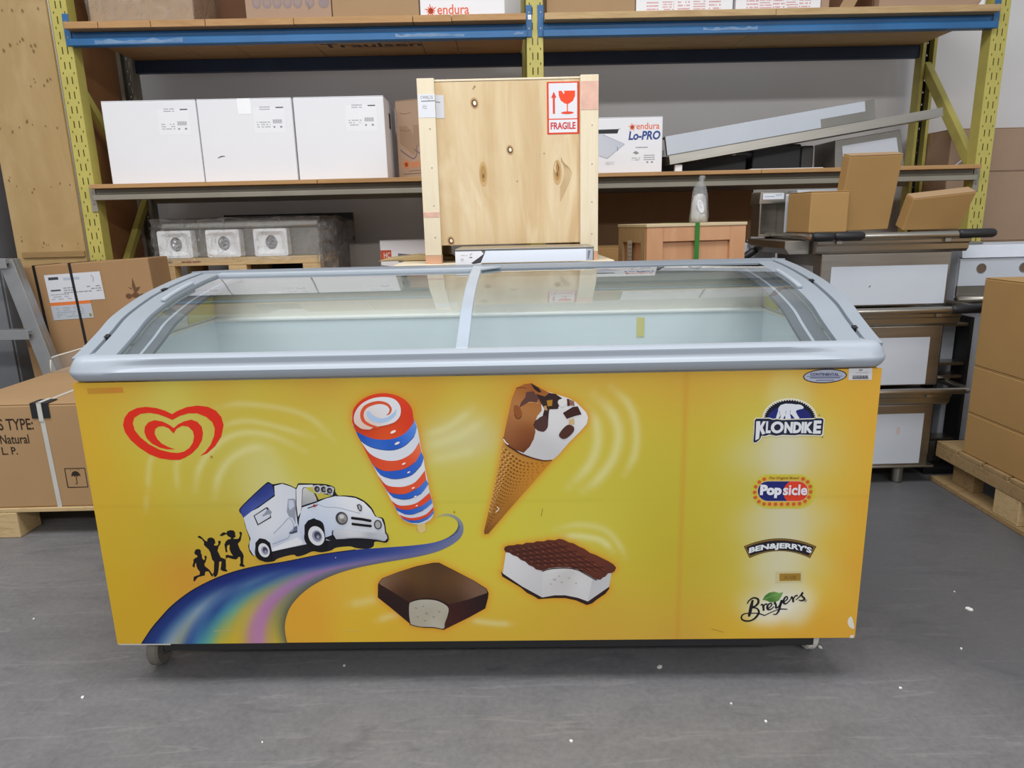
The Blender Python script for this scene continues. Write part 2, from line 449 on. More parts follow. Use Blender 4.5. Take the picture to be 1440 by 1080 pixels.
# paint worn to bare metal and tape residue on the blue beams
WORN = mat('worn_paint_patch', '#7f98b4', .6, c2='#5b7fa8', scale=14)
def patch(pts, y, name='worn_paint'):
    return MB().add([(x, y, z) for x, z in pts] + [(x, y - .0008, z) for x, z in pts], [tuple(range(len(pts), 2 * len(pts)))] + [(i, (i + 1) % len(pts), len(pts) + (i + 1) % len(pts), len(pts) + i) for i in range(len(pts))]).build(name, WORN, rack, fix=True)
r_ = random.Random(3)
def ragged(x0, x1, z0, z1, n=12):
    lo = [(x0 + (x1 - x0) * i / n, z0 + r_.uniform(0, .004)) for i in range(n + 1)]
    hi = [(x0 + (x1 - x0) * i / n, z1 - r_.uniform(0, (z1 - z0) * .6)) for i in range(n + 1)]
    return lo + hi[::-1]
patch(ragged(-2.06, -1.62, 2.123, 2.150), -.0342); patch(ragged(-.55, -.20, 2.126, 2.150), -.0342)
patch(ragged(1.02, 1.30, 2.130, 2.150), -.0342); patch(ragged(.05, .10, 2.128, 2.145, 4), -.0342)
MB().box(.125, .143, -.0105, -.0085, 2.205, 2.228).build('paper_tag', WHITEBOX, rack)
# decks: planks lying across the beams
def planks(a0, a1, z0, z1, cuts, m, b0=-.064, b1=BACK_B + .07, rng=random.Random(5)):
    e = [a0] + cuts + [a1]
    for p, q in zip(e, e[1:]):
        j = rng.uniform(-.004, .004)
        MB().box(p + .0015, q - .0015, b0 + j, b1, z0, z1 + j * .3).build('deck_plank', m, rack, .002)
L0, L1 = BAYS[0]; Q0, Q1 = BAYS[1]
planks(L0 + .004, L1 - .004, 2.1905, 2.222, [-2.02, -1.76, -1.49, -1.05, -.455, -.26], DECK)
DECKL = wood('pale_deck_board', '#aa8759', '#c4a778', (1, 8, 8), 2)
planks(Q0 + .004, Q1 - .004, 2.1905, 2.222, [1.38], DECKL)
planks(L0 + .004, L1 - .004, 1.4235, 1.4445, [-1.0], DECK); planks(Q0 + .004, Q1 - .004, 1.4235, 1.4445, [1.35], DECK)
planks(L0 + .004, L1 - .004, .894, .914, [-1.1], DECK); planks(Q0 + .004, Q1 - .004, .894, .914, [1.3], DECK)
# stencilled word on the underside of the upper deck
Ink((-1.02, .42, 2.1905), (1, 0, 0), (0, -1, 0)).text('Traulsen', 0, 0, .56, .085, '#3a2418', .02).build('stencilled_word', rack)

# artwork of the freezer front, coordinates in tenths of a millimetre (x, z)
ART = [
('printed_heart', [
('p',[[-6842,6536,-6655,6603,-6431,6785,-6244,7036,-6151,7332,-6184,7537,-6297,7698,-6482,7801,-6742,7837,-7011,7801,-7243,7715,-7396,7631,-7552,7720,-7763,7792,-8023,7828,-8248,7801,-8462,7705,-8595,7557,-8659,7376,-8638,7192,-8527,6982,-8354,6794,-8112,6604,-7859,6492,-7595,6446,-7371,6442,-7229,6496,-7034,6609,-6857,6769,-6736,6952,-6690,7135,-6701,7296,-6795,7425,-6942,7483,-7125,7440,-7291,7361,-7401,7272,-7513,7365,-7657,7445,-7851,7485,-8014,7433,-8119,7321,-8153,7183,-8119,7022,-8005,6881,-7819,6771,-7646,6727,-7445,6723,-7615,6791,-7759,6877,-7854,6994,-7901,7133,-7876,7248,-7786,7315,-7651,7326,-7527,7265,-7429,7134,-7327,7261,-7185,7327,-7033,7302,-6937,7186,-6924,7048,-6976,6887,-7083,6750,-7230,6659,-7391,6625,-7568,6642,-7827,6716,-8075,6859,-8271,7047,-8386,7233,-8408,7417,-8352,7553,-8182,7650,-7957,7673,-7741,7633,-7553,7552,-7408,7482,-7217,7578,-6988,7642,-6767,7638,-6558,7544,-6421,7405,-6383,7245,-6419,7062,-6536,6833,-6693,6650]],'#d42a16',0),
('e',[-6555,6508],.0034,.0035,'#b07a2a',0),
]),
('printed_road', [
('r',[[-9100,1270,-8931,1503,-8719,1777,-8448,2069,-8116,2400,-7570,2808,-6925,3148,-6339,3365,-5726,3519,-5009,3630,-4068,3818,-3138,3945,-2402,3995,-1668,4045,-1118,4116,-749,4229,-506,4383,-428,4537,-475,4694,-597,4792,-793,4853,-1012,4798],[-5168,1274,-5195,1571,-5164,1887,-5012,2282,-4734,2631,-4330,2954,-3785,3232,-3178,3426,-2430,3577,-1873,3670,-1317,3782,-908,3916,-572,4109,-402,4283,-339,4497,-385,4692,-541,4849,-790,4911,-1047,4818]],[(0,[(0,'#182a64'),(0.08,'#1b3674'),(0.14,'#4f7294'),(0.19,'#8796a4'),(0.25,'#8c9078'),(0.32,'#2c4a88'),(0.39,'#3f7f98'),(0.46,'#5c9a86'),(0.53,'#b0a23a'),(0.64,'#c4a428'),(0.7,'#b89a48'),(0.75,'#ae7a8c'),(0.82,'#b07aa0'),(0.87,'#b49456'),(0.93,'#b8a034'),(0.97,'#8c8446'),(1,'#5c5a48')]),(0.13,[(0,'#152560'),(0.1,'#183070'),(0.18,'#44688e'),(0.25,'#7f94a4'),(0.32,'#4f6f96'),(0.4,'#22427e'),(0.47,'#3c7a94'),(0.55,'#649a86'),(0.63,'#a89c48'),(0.7,'#b09a58'),(0.76,'#ac7a98'),(0.83,'#a86e9e'),(0.89,'#94885a'),(0.95,'#7a7a50'),(1,'#565648')]),(0.27,[(0,'#122060'),(0.18,'#16286c'),(0.3,'#2c4880'),(0.4,'#4a6a90'),(0.5,'#33568a'),(0.6,'#5a7c88'),(0.68,'#7c8478'),(0.75,'#94789a'),(0.83,'#9a709e'),(0.9,'#707078'),(1,'#55554c')]),(0.42,[(0,'#122060'),(0.25,'#172a70'),(0.45,'#22367c'),(0.6,'#44528c'),(0.72,'#6a6498'),(0.8,'#8a6c98'),(0.88,'#6c6880'),(1,'#5a5a60')]),(0.66,[(0,'#22347c'),(0.35,'#2a3c80'),(0.6,'#454f8a'),(0.8,'#5c5f90'),(1,'#62627c')]),(0.86,[(0,'#4c5a98'),(0.5,'#5d6896'),(1,'#707690')]),(0.95,[(0,'#8a908c'),(0.5,'#8c928e'),(1,'#94968c')]),(1,[(0,'#b8ac60'),(1,'#b8ac60')])]),
('s',[-9100,1270,-8931,1503,-8719,1777,-8448,2069,-8116,2400,-7570,2808,-6925,3148,-6339,3365,-5726,3519,-5009,3630,-4068,3818,-3138,3945],[.0038,.0038,.0038,.0038,.0038,.0038,.0038,.0038,.0026,.0026,.0026,.0026],'#10183a',1),
]),
('printed_children', [
('p',[[-7313,3952,-7283,4002,-7227,4021,-7166,4009,-7147,3958,-7156,3909,-7139,3858,-7142,3775,-7125,3724,-7096,3707,-7068,3749,-7075,3816,-7049,3837,-7012,3803,-7037,3723,-7075,3632,-7100,3615,-7102,3539,-7061,3497,-6998,3437,-6955,3352,-6915,3292,-6931,3225,-6966,3259,-6996,3336,-7028,3387,-7107,3379,-7136,3270,-7209,3254,-7322,3221,-7368,3171,-7423,3107,-7454,3104,-7430,3231,-7380,3256,-7265,3297,-7248,3373,-7299,3458,-7319,3542,-7315,3635,-7352,3593,-7371,3501,-7416,3518,-7417,3569,-7385,3636,-7373,3728,-7313,3769,-7255,3801,-7265,3843,-7308,3869,-7327,3902]],'#120d12',0),
('p',[[-7165,4381,-7118,4388,-7070,4338,-6997,4247,-6946,4229,-6941,4287,-6895,4328,-6824,4338,-6760,4301,-6743,4227,-6750,4169,-6787,4145,-6775,4111,-6706,4110,-6666,4151,-6669,4226,-6627,4253,-6596,4220,-6617,4151,-6671,4085,-6694,4019,-6716,3969,-6670,3835,-6654,3777,-6573,3742,-6530,3717,-6546,3516,-6562,3448,-6523,3406,-6548,3372,-6646,3391,-6703,3433,-6678,3517,-6645,3660,-6707,3660,-6750,3434,-6800,3283,-6854,3224,-6899,3233,-6913,3309,-6880,3385,-6840,3654,-6885,3721,-6907,3922,-6943,4006,-7010,4081,-7049,4140,-7033,4206,-7077,4289,-7134,4323,-7184,4348]],'#120d12',0),
('p',[[-6602,4401,-6516,4471,-6469,4478,-6442,4453,-6418,4461,-6397,4510,-6310,4533,-6234,4524,-6195,4466,-6205,4409,-6195,4359,-6227,4327,-6267,4311,-6247,4286,-6131,4293,-6084,4366,-6078,4415,-6097,4457,-6062,4492,-6020,4455,-6047,4357,-6084,4234,-6153,4169,-6163,4144,-6127,3995,-6069,3894,-6050,3811,-6078,3677,-6088,3585,-6050,3518,-6075,3501,-6173,3519,-6193,3553,-6155,3611,-6144,3779,-6189,3788,-6217,3746,-6267,3713,-6358,3731,-6447,3766,-6493,3766,-6529,3725,-6520,3825,-6483,3850,-6325,3814,-6369,3898,-6396,3998,-6380,4131,-6445,4107,-6463,4016,-6459,3924,-6506,3920,-6509,4016,-6514,4133,-6469,4223,-6401,4280,-6331,4287,-6326,4328,-6391,4362,-6423,4420,-6446,4420,-6527,4380,-6582,4373]],'#120d12',0),
]),
('printed_truck', [
('p',[[-5743,3840,-5619,3705,-5503,3630,-5285,3650,-5153,3732,-4774,3827,-4656,3776,-4467,3823,-4244,3913,-4032,3884,-3782,3931,-3623,4011,-3284,4040,-3105,3988,-2831,3968,-2674,4032,-2619,4163,-2362,4143,-2263,4256,-2313,4421,-2329,4649,-2378,4811,-2541,4862,-2632,5073,-2798,5267,-3028,5398,-3296,5434,-3461,5437,-3528,5533,-3547,5660,-3750,5742,-4047,5763,-4346,5777,-4451,5769,-4522,5659,-4650,5725,-4854,5791,-5082,5763,-5181,5818,-5275,5782,-5640,5470,-5945,5186,-6026,5058,-5947,4895,-5916,4634,-5849,4272,-5902,4075,-5874,3908,-5794,3801]],'#17151c',1),
('p',[[-5936,4862,-5815,4990,-5526,5131,-5070,5445,-5057,5715,-4856,5769,-4653,5699,-4525,5628,-4575,5101,-4567,4713,-4488,4254,-4378,4120,-5303,3927,-5324,4166,-5436,4267,-5585,4302,-5707,4171,-5729,3973,-5684,3813,-5792,3821,-5879,4008,-5860,4173,-5817,4288,-5893,4568]],[-572,560,'#d4d4d8',-520,540,'#d2d3d8',-472,558,'#c6cad2',-592,463,'#c2c6d0',-585,404,'#b4bccb',-520,453,'#d8d8da',-559,424,'#cfd2d8',-489,482,'#cfd2da',-474,452,'#bcc2d0',-505,413,'#aab2c6',-474,412,'#c4c8d2',-441,406,'#c8ccd4'],0),
('p',[[-6000,5074,-5931,5169,-5627,5453,-5279,5750,-5184,5793,-5113,5754,-5071,5493,-5294,5320,-5652,5085,-5925,4878,-5968,4928]],[-583,541,'#1a2b78',-516,578,'#18266c',-592,495,'#2c3f8c',-510,547,'#4a5a9c',-559,512,'#5c6aa8',-554,560,'#16246c'],0),
('p',[[-4746,5360,-4594,5374,-4554,5325,-4612,4713,-4603,4648,-4676,4844,-4763,4878,-4811,5008]],'#8f93a0',0),
('p',[[-4734,5328,-4614,5326,-4599,5166,-4716,5055,-4753,5136]],'#b9bfcf',0),
('p',[[-4790,4455,-4637,4616,-4575,4631,-4592,4452,-4781,4389]],'#5c6478',0),
('s',[-5205,4428,-4935,4685,-4767,4845,-4667,4616,-4852,4292],.0021,'#9aa2b4',1),
('s',[-4807,4429,-4601,4478],.0027,'#262a44',0),
('s',[-4852,4292,-5266,4132],.0017,'#8a92a4',0),
('p',[[-5293,4017,-4605,4315,-4493,4204,-4485,4122,-5287,3927]],'#d6d7da',0),
('p',[[-5670,4923,-5312,5150,-5269,5127,-5250,5014,-5220,4868,-5593,4656]],'#17151c',0),
('p',[[-5641,4916,-5315,5118,-5308,5047,-5452,4914,-5245,4975,-5249,4885,-5573,4694]],'#c6c9d2',0),
('p',[[-5321,5064,-5256,5105,-5190,5013,-5225,4965,-5303,4950,-5445,4894]],'#8a8e9c',0),
('p',[[-4448,5003,-4406,5131,-4033,5254,-3782,5362,-3537,5422,-3298,5409,-3031,5366,-2829,5252,-2663,5057,-2571,4862,-2409,4796,-2355,4616,-2344,4421,-2324,4257,-2390,4176,-2962,4266,-3573,4248,-3684,4374,-3936,4279,-3759,4211,-3910,4229,-3974,4542,-4030,4770,-4130,4836,-4288,4774,-4391,4645,-4409,4450,-4363,4120,-4488,4254,-4549,4582,-4512,4809]],[-432,510,'#ccd2dc',-385,526,'#c4ccda',-339,537,'#dcdde0',-295,527,'#dadbde',-270,488,'#cfd2d8',-399,470,'#b9c3d6',-373,451,'#bcc6d8',-362,484,'#c6ccd8',-309,459,'#d4d5da',-264,459,'#cfd1d6',-247,439,'#bcc0ca',-445,461,'#c2c8d6',-448,432,'#a8b2c6',-381,429,'#a9b6cc',-329,436,'#c4c6cc',-278,511,'#e0e0e2'],0),
('s',[-4034,5238,-3832,5138,-3502,5111,-3178,5016,-2942,4948],.0021,'#a2aabc',1),
('p',[[-4511,5612,-4439,5737,-4080,5738,-4086,5669,-4319,5672,-4361,5609,-4414,5179,-4448,5003,-4536,4875,-4542,5197]],'#d0d1d4',0),
('p',[[-4346,5609,-4296,5665,-4238,5639,-4070,5510,-4021,5381,-4013,5301,-4402,5179]],[-431,558,'#c8c8c2',-411,538,'#b2b2ae',-431,523,'#8f8f94'],0),
('p',[[-4266,5665,-4054,5684,-3803,5474,-3596,5439,-3965,5333,-4026,5493,-4184,5575]],'#b8ac48',0),
('p',[[-4082,5716,-3924,5733,-3854,5681,-3915,5498,-4018,5518,-4079,5605]],'#b4b4b8',0),
('e',[-3982,5619],.0069,.0081,'#2a282c',0),
('e',[-3971,5613],.0031,.0039,'#7a7a7e',0),
('p',[[-3915,5704,-3758,5720,-3687,5669,-3748,5486,-3851,5506,-3913,5593]],'#b4b4b8',0),
('e',[-3815,5607],.0069,.0081,'#2a282c',0),
('e',[-3804,5601],.0031,.0039,'#7a7a7e',0),
('p',[[-3768,5670,-3611,5687,-3540,5635,-3600,5452,-3704,5472,-3765,5559]],'#b4b4b8',0),
('e',[-3668,5573],.0069,.0081,'#2a282c',0),
('e',[-3657,5567],.0031,.0039,'#7a7a7e',0),
('s',[-3573,5534,-3476,5431],.0034,'#222226',0),
('p',[[-5713,4056,-5627,4226,-5510,4291,-5380,4190,-5343,3951,-5341,3678,-5606,3681,-5733,3823]],'#0f0e12',1),
('p',[[-4400,4449,-4306,4742,-4118,4804,-3915,4703,-3885,4344,-3888,3949,-4225,3953,-4415,4220]],'#0f0e12',1),
('e',[-5498,3970],.0143,.0199,'#d0d0d4',.15),
('e',[-5480,3963],.0089,.012,'#8c90a4',.15),
('e',[-5467,3976],.006,.0084,'#3c3c50',.15),
('e',[-5459,3936],.0029,.004,'#8d8ca0',0),
('e',[-4107,4354],.0206,.027,'#d0d0d4',.15),
('e',[-4089,4347],.0128,.0162,'#8c90a4',.15),
('e',[-4075,4360],.0087,.0113,'#3c3c50',.15),
('e',[-4067,4320],.0041,.0054,'#8d8ca0',0),
('e',[-3420,4826],.0155,.0176,'#3a3a40',0),
('e',[-3404,4826],.0114,.0134,'#8e8a88',0),
('e',[-3416,4875],.0062,.0056,'#c4c2c0',0),
('e',[-3386,4754],.0052,.0042,'#77706c',0),
('e',[-2510,4641],.01,.013,'#3a3a40',0),
('e',[-2510,4641],.0069,.0099,'#a2a0a0',0),
('s',[-3132,4828,-2893,4793,-2708,4751],.0072,'#101014',0),
('s',[-3126,4666,-2905,4634,-2713,4609],.0069,'#101014',0),
('e',[-3147,4832],.0036,.0037,'#101014',0),
('e',[-2699,4751],.0036,.0037,'#101014',0),
('e',[-3144,4670],.0036,.0037,'#101014',0),
('e',[-2703,4608],.0036,.0037,'#101014',0),
('p',[[-3008,5190,-2937,5212,-2881,5156,-2891,5028,-2938,5006,-2991,5094]],'#4a4a50',0),
('p',[[-2970,5174,-2919,5173,-2909,5061,-2949,5061]],'#a8a8ac',0),
('s',[-4256,5116,-4132,5159,-4001,5202],.0024,'#3a2024',0),
('e',[-4081,5181],.0038,.0039,'#a02c38',0),
('p',[[-3658,4504,-3580,4536,-3459,4518,-3219,4482,-2948,4455,-2525,4423,-2315,4388,-2286,4273,-2359,4192,-2567,4260,-2959,4305,-3324,4304,-3602,4258,-3660,4374]],[-355,450,'#d8d8dc',-366,427,'#8e929c',-310,444,'#e0e0e2',-311,434,'#b4b6bc',-238,435,'#d2d2d6',-239,423,'#9a9ca4',-275,428,'#a4a6ac'],0),
('s',[-3667,4505,-3690,4374,-3620,4226,-3297,4264,-2962,4266,-2570,4221,-2346,4159,-2269,4256,-2299,4404],.0026,'#17151c',1),
]),
('printed_swirl_ice', [
('e',[-1416,4498],.0138,.0106,'#c2a24a',0),
('p',[[-1521,4645,-1316,4667,-1296,4447,-1422,4376,-1488,4425]],'#cfb877',0),
('p',[[-2963,7368,-2963,7456,-2951,7550,-2925,7638,-2882,7718,-2824,7792,-2755,7859,-2674,7918,-2581,7970,-2484,8010,-2383,8040,-2279,8059,-2176,8067,-2074,8063,-1972,8047,-1876,8021,-1784,7985,-1698,7938,-1624,7883,-1565,7822,-1519,7753,-1484,7680,-1468,7599,-1464,7513,-1455,7432,-1432,7363,-1403,7300,-1379,7227,-1362,7134,-1349,7031,-1338,6930,-1328,6836,-1320,6745,-1309,6654,-1293,6561,-1274,6468,-1258,6375,-1248,6282,-1241,6189,-1233,6095,-1219,6002,-1203,5907,-1189,5813,-1179,5717,-1171,5620,-1159,5529,-1142,5449,-1122,5375,-1104,5290,-1089,5180,-1077,5059,-1076,4954,-1089,4876,-1114,4815,-1153,4761,-1213,4713,-1287,4672,-1363,4643,-1437,4628,-1514,4624,-1590,4632,-1666,4651,-1743,4682,-1811,4722,-1866,4768,-1913,4823,-1959,4894,-2004,4985,-2048,5092,-2097,5209,-2153,5338,-2213,5478,-2272,5617,-2331,5753,-2390,5889,-2446,6021,-2498,6147,-2547,6270,-2598,6397,-2654,6537,-2713,6682,-2767,6816,-2815,6934,-2860,7042,-2897,7139,-2927,7221,-2951,7292]],[-289,723,'#d4d6dc',-219,722,'#dcdde0',-132,702,'#c4cad8',-217,611,'#cfd2da',-120,600,'#dfe0e4',-177,535,'#d8dade',-110,524,'#b8c0d2',-145,467,'#c9ccd6'],0),
('p',[[-2963,7368,-2958,7440,-2948,7542,-2925,7638,-2882,7718,-2824,7792,-2755,7859,-2674,7918,-2581,7970,-2484,8010,-2383,8040,-2279,8059,-2176,8067,-2074,8063,-1972,8047,-1876,8021,-1784,7985,-1698,7938,-1624,7883,-1565,7822,-1519,7753,-1484,7680,-1465,7591,-1458,7498,-1455,7432,-1449,7401,-1444,7354,-1462,7296,-1515,7218,-1591,7128,-1673,7050,-1759,6993,-1851,6950,-1945,6917,-2040,6896,-2137,6887,-2233,6885,-2329,6891,-2424,6905,-2516,6927,-2608,6962,-2697,7005,-2772,7046,-2825,7074,-2864,7099,-2897,7139,-2926,7214,-2948,7303]],[-249,794,'#d63a1c',-181,775,'#d8401e',-212,700,'#dc5a22',-281,714,'#b83018',-151,739,'#c83018',-167,712,'#d44020'],0),
('p',[[-2963,7368,-2948,7303,-2926,7214,-2897,7139,-2864,7099,-2825,7074,-2772,7046,-2697,7005,-2608,6962,-2516,6927,-2424,6905,-2329,6891,-2233,6885,-2137,6887,-2040,6896,-1945,6917,-1851,6950,-1759,6993,-1673,7050,-1591,7128,-1515,7218,-1462,7296,-1444,7354,-1449,7401,-1455,7432,-1380,7204,-1395,7139,-1419,7045,-1460,6955,-1524,6874,-1606,6795,-1692,6729,-1779,6679,-1869,6643,-1964,6618,-2064,6609,-2169,6611,-2272,6624,-2377,6645,-2482,6675,-2576,6712,-2656,6753,-2726,6801,-2785,6863,-2834,6956,-2872,7063,-2897,7139]],[-274,682,'#1a4aa6',-240,671,'#3f74c4',-204,676,'#1b4fb4',-159,699,'#2a62c8',-141,711,'#7fa2d8',-244,612,'#2c5cb8',-182,601,'#1b4fb4',-137,619,'#3c6cc4',-195,545,'#2c5cb8',-159,544,'#1b4fb4',-123,553,'#5a86cc',-171,496,'#1b4fb4',-125,505,'#4a78c4'],0),
('s',[-2785,6863,-2576,6712,-2272,6624,-1964,6618,-1692,6729,-1460,6955],.0012,'#16366e',1),
('p',[[-2767,6816,-2723,6739,-2660,6631,-2588,6536,-2509,6472,-2421,6422,-2333,6384,-2246,6356,-2158,6339,-2070,6333,-1981,6335,-1892,6348,-1802,6375,-1707,6417,-1612,6474,-1527,6542,-1452,6635,-1388,6741,-1344,6815,-1305,6561,-1346,6486,-1406,6380,-1475,6286,-1552,6220,-1639,6168,-1728,6127,-1817,6098,-1907,6081,-1998,6070,-2089,6063,-2180,6063,-2265,6074,-2343,6098,-2415,6133,-2479,6185,-2539,6270,-2590,6372,-2626,6444]],[-252,630,'#c8381c',-217,620,'#dc5a30',-172,620,'#d23a1c',-135,656,'#e07850',-221,554,'#c8381c',-186,548,'#dc5a30',-131,572,'#d85030',-197,506,'#c43a20',-152,509,'#d64a28',-126,486,'#d04020'],0),
('s',[-2479,6185,-2265,6074,-1998,6070,-1728,6127,-1475,6286],.0012,'#6d3550',1),
('p',[[-2626,6444,-2590,6372,-2539,6270,-2479,6185,-2415,6133,-2343,6098,-2265,6074,-2180,6063,-2089,6063,-1998,6070,-1907,6081,-1817,6098,-1728,6127,-1639,6168,-1552,6220,-1475,6286,-1406,6380,-1346,6486,-1305,6561,-1256,6412,-1267,6363,-1286,6291,-1324,6214,-1388,6130,-1472,6042,-1559,5969,-1648,5922,-1740,5891,-1832,5870,-1922,5857,-2011,5855,-2100,5865,-2190,5886,-2280,5919,-2360,5973,-2433,6065,-2497,6177,-2541,6257]],[-274,682,'#1a4aa6',-240,671,'#3f74c4',-204,676,'#1b4fb4',-159,699,'#2a62c8',-141,711,'#7fa2d8',-244,612,'#2c5cb8',-182,601,'#1b4fb4',-137,619,'#3c6cc4',-195,545,'#2c5cb8',-159,544,'#1b4fb4',-123,553,'#5a86cc',-171,496,'#1b4fb4',-125,505,'#4a78c4'],0),
('s',[-2360,5973,-2100,5865,-1832,5870,-1559,5969,-1324,6214],.0012,'#16366e',1),
('p',[[-2415,5950,-2373,5882,-2311,5787,-2244,5711,-2176,5674,-2103,5656,-2024,5646,-1939,5640,-1847,5642,-1756,5656,-1663,5683,-1570,5722,-1481,5780,-1390,5876,-1303,5990,-1243,6072,-1220,5823,-1277,5763,-1358,5679,-1446,5604,-1536,5548,-1632,5500,-1722,5466,-1801,5448,-1874,5443,-1947,5446,-2025,5452,-2101,5466,-2168,5497,-2223,5557,-2268,5634,-2299,5689]],[-252,630,'#c8381c',-217,620,'#dc5a30',-172,620,'#d23a1c',-135,656,'#e07850',-221,554,'#c8381c',-186,548,'#dc5a30',-131,572,'#d85030',-197,506,'#c43a20',-152,509,'#d64a28',-126,486,'#d04020'],0),
('s',[-2168,5497,-1947,5446,-1722,5466,-1446,5604],.0012,'#6d3550',1),
('p',[[-2299,5689,-2268,5634,-2223,5557,-2168,5497,-2101,5466,-2025,5452,-1947,5446,-1874,5443,-1801,5448,-1722,5466,-1632,5500,-1536,5548,-1446,5604,-1358,5679,-1277,5763,-1220,5823,-1172,5709,-1219,5640,-1287,5544,-1364,5461,-1452,5405,-1549,5362,-1640,5331,-1719,5313,-1793,5307,-1866,5311,-1942,5321,-2018,5342,-2086,5376,-2148,5438,-2202,5514,-2240,5569]],[-274,682,'#1a4aa6',-240,671,'#3f74c4',-204,676,'#1b4fb4',-159,699,'#2a62c8',-141,711,'#7fa2d8',-244,612,'#2c5cb8',-182,601,'#1b4fb4',-137,619,'#3c6cc4',-195,545,'#2c5cb8',-159,544,'#1b4fb4',-123,553,'#5a86cc',-171,496,'#1b4fb4',-125,505,'#4a78c4'],0),
('s',[-2086,5376,-1866,5311,-1640,5331,-1364,5461],.0012,'#16366e',1),
('p',[[-2124,5281,-2085,5245,-2029,5196,-1965,5159,-1897,5143,-1822,5140,-1741,5146,-1654,5158,-1562,5181,-1467,5223,-1355,5306,-1239,5408,-1157,5481,-1116,5323,-1185,5269,-1283,5192,-1382,5126,-1474,5083,-1567,5050,-1657,5029,-1745,5021,-1830,5024,-1905,5038,-1968,5068,-2021,5107,-2056,5136]],[-252,630,'#c8381c',-217,620,'#dc5a30',-172,620,'#d23a1c',-135,656,'#e07850',-221,554,'#c8381c',-186,548,'#dc5a30',-131,572,'#d85030',-197,506,'#c43a20',-152,509,'#d64a28',-126,486,'#d04020'],0),
('s',[-1905,5038,-1657,5029,-1382,5126],.0012,'#6d3550',1),
('p',[[-2056,5136,-2021,5107,-1968,5068,-1905,5038,-1830,5024,-1745,5021,-1657,5029,-1567,5050,-1474,5083,-1382,5126,-1283,5192,-1185,5269,-1116,5323,-1100,5204,-1162,5149,-1251,5072,-1344,5006,-1436,4960,-1532,4926,-1619,4904,-1693,4896,-1758,4901,-1822,4916,-1891,4946,-1958,4986,-2005,5015]],[-274,682,'#1a4aa6',-240,671,'#3f74c4',-204,676,'#1b4fb4',-159,699,'#2a62c8',-141,711,'#7fa2d8',-244,612,'#2c5cb8',-182,601,'#1b4fb4',-137,619,'#3c6cc4',-195,545,'#2c5cb8',-159,544,'#1b4fb4',-123,553,'#5a86cc',-171,496,'#1b4fb4',-125,505,'#4a78c4'],0),
('s',[-1822,4916,-1619,4904,-1344,5006],.0012,'#16366e',1),
('p',[[-1953,4904,-1904,4878,-1834,4844,-1760,4819,-1689,4808,-1614,4806,-1534,4815,-1442,4835,-1345,4866,-1259,4908,-1186,4971,-1124,5045,-1082,5098,-1078,5011,-1116,4963,-1173,4894,-1240,4835,-1318,4794,-1407,4763,-1493,4742,-1572,4733,-1648,4735,-1719,4745,-1790,4771,-1857,4805,-1904,4830]],[-252,630,'#c8381c',-217,620,'#dc5a30',-172,620,'#d23a1c',-135,656,'#e07850',-221,554,'#c8381c',-186,548,'#dc5a30',-131,572,'#d85030',-197,506,'#c43a20',-152,509,'#d64a28',-126,486,'#d04020'],0),
('s',[-1719,4745,-1493,4742,-1240,4835],.0012,'#6d3550',1),
('p',[[-1904,4830,-1857,4805,-1790,4771,-1719,4745,-1648,4735,-1572,4733,-1493,4742,-1407,4763,-1318,4794,-1240,4835,-1173,4894,-1116,4963,-1078,5011,-1077,4929,-1111,4891,-1160,4837,-1220,4787,-1290,4745,-1371,4709,-1451,4683,-1529,4672,-1606,4672,-1677,4682,-1746,4708,-1809,4745,-1853,4771]],[-274,682,'#1a4aa6',-240,671,'#3f74c4',-204,676,'#1b4fb4',-159,699,'#2a62c8',-141,711,'#7fa2d8',-244,612,'#2c5cb8',-182,601,'#1b4fb4',-137,619,'#3c6cc4',-195,545,'#2c5cb8',-159,544,'#1b4fb4',-123,553,'#5a86cc',-171,496,'#1b4fb4',-125,505,'#4a78c4'],0),
('s',[-1677,4682,-1451,4683,-1220,4787],.0012,'#16366e',1),
('p',[[-2911,7358,-2882,7570,-2717,7791,-2446,7934,-2139,7973,-1883,7910,-1755,7729,-1769,7505,-1896,7349,-2098,7271,-2320,7229,-2453,7200,-2544,7156,-2719,7172,-2823,7238]],[-288,738,'#d6d0cc',-232,794,'#dcdcde',-181,775,'#d8dade',-209,740,'#d4d6da',-263,719,'#d8a890'],1),
('s',[-2322,7197,-2536,7269,-2681,7385,-2703,7566,-2613,7722,-2433,7809,-2235,7836,-2065,7780,-1994,7666,-2036,7555,-2104,7520],[.0052,.0069,.0086,.0086,.0086,.0086,.0077,.0069,.0059,.0041,.0017],'#d2512e',1),
('p',[[-2594,7564,-2532,7631,-2431,7516,-2262,7437,-2085,7465,-1926,7575,-1855,7664,-1886,7507,-2025,7387,-2226,7318,-2421,7349,-2546,7442]],'#a9c0dd',1),
('e',[-1969,7087],.0077,.0032,'#f0dcd4',.45),
('e',[-1887,6792],.0069,.0028,'#f0dcd4',.45),
('e',[-1756,6258],.0052,.0021,'#f0dcd4',.45),
('e',[-1645,6032],.0043,.0018,'#f0dcd4',.45),
('e',[-1557,5616],.0043,.0018,'#f0dcd4',.45),
('e',[-1516,5391],.0034,.0014,'#f0dcd4',.45),
('e',[-1494,5138],.0034,.0014,'#f0dcd4',.45),
]),
('printed_cone', [
('p',[[722,6758,894,6617,1153,6452,1458,6331,1720,6271,1931,6286,810,4974,284,4342,184,4329,178,4427,418,5362,621,6252]],[76,662,'#b98540',102,643,'#b07a34',163,627,'#bb7c22',47,569,'#b4803c',83,569,'#a56e28',118,578,'#b87a26',36,493,'#a8702c',63,502,'#9a641f',22,439,'#6f431d'],0),
('w',[742,6689,1896,6269,218,4402]),
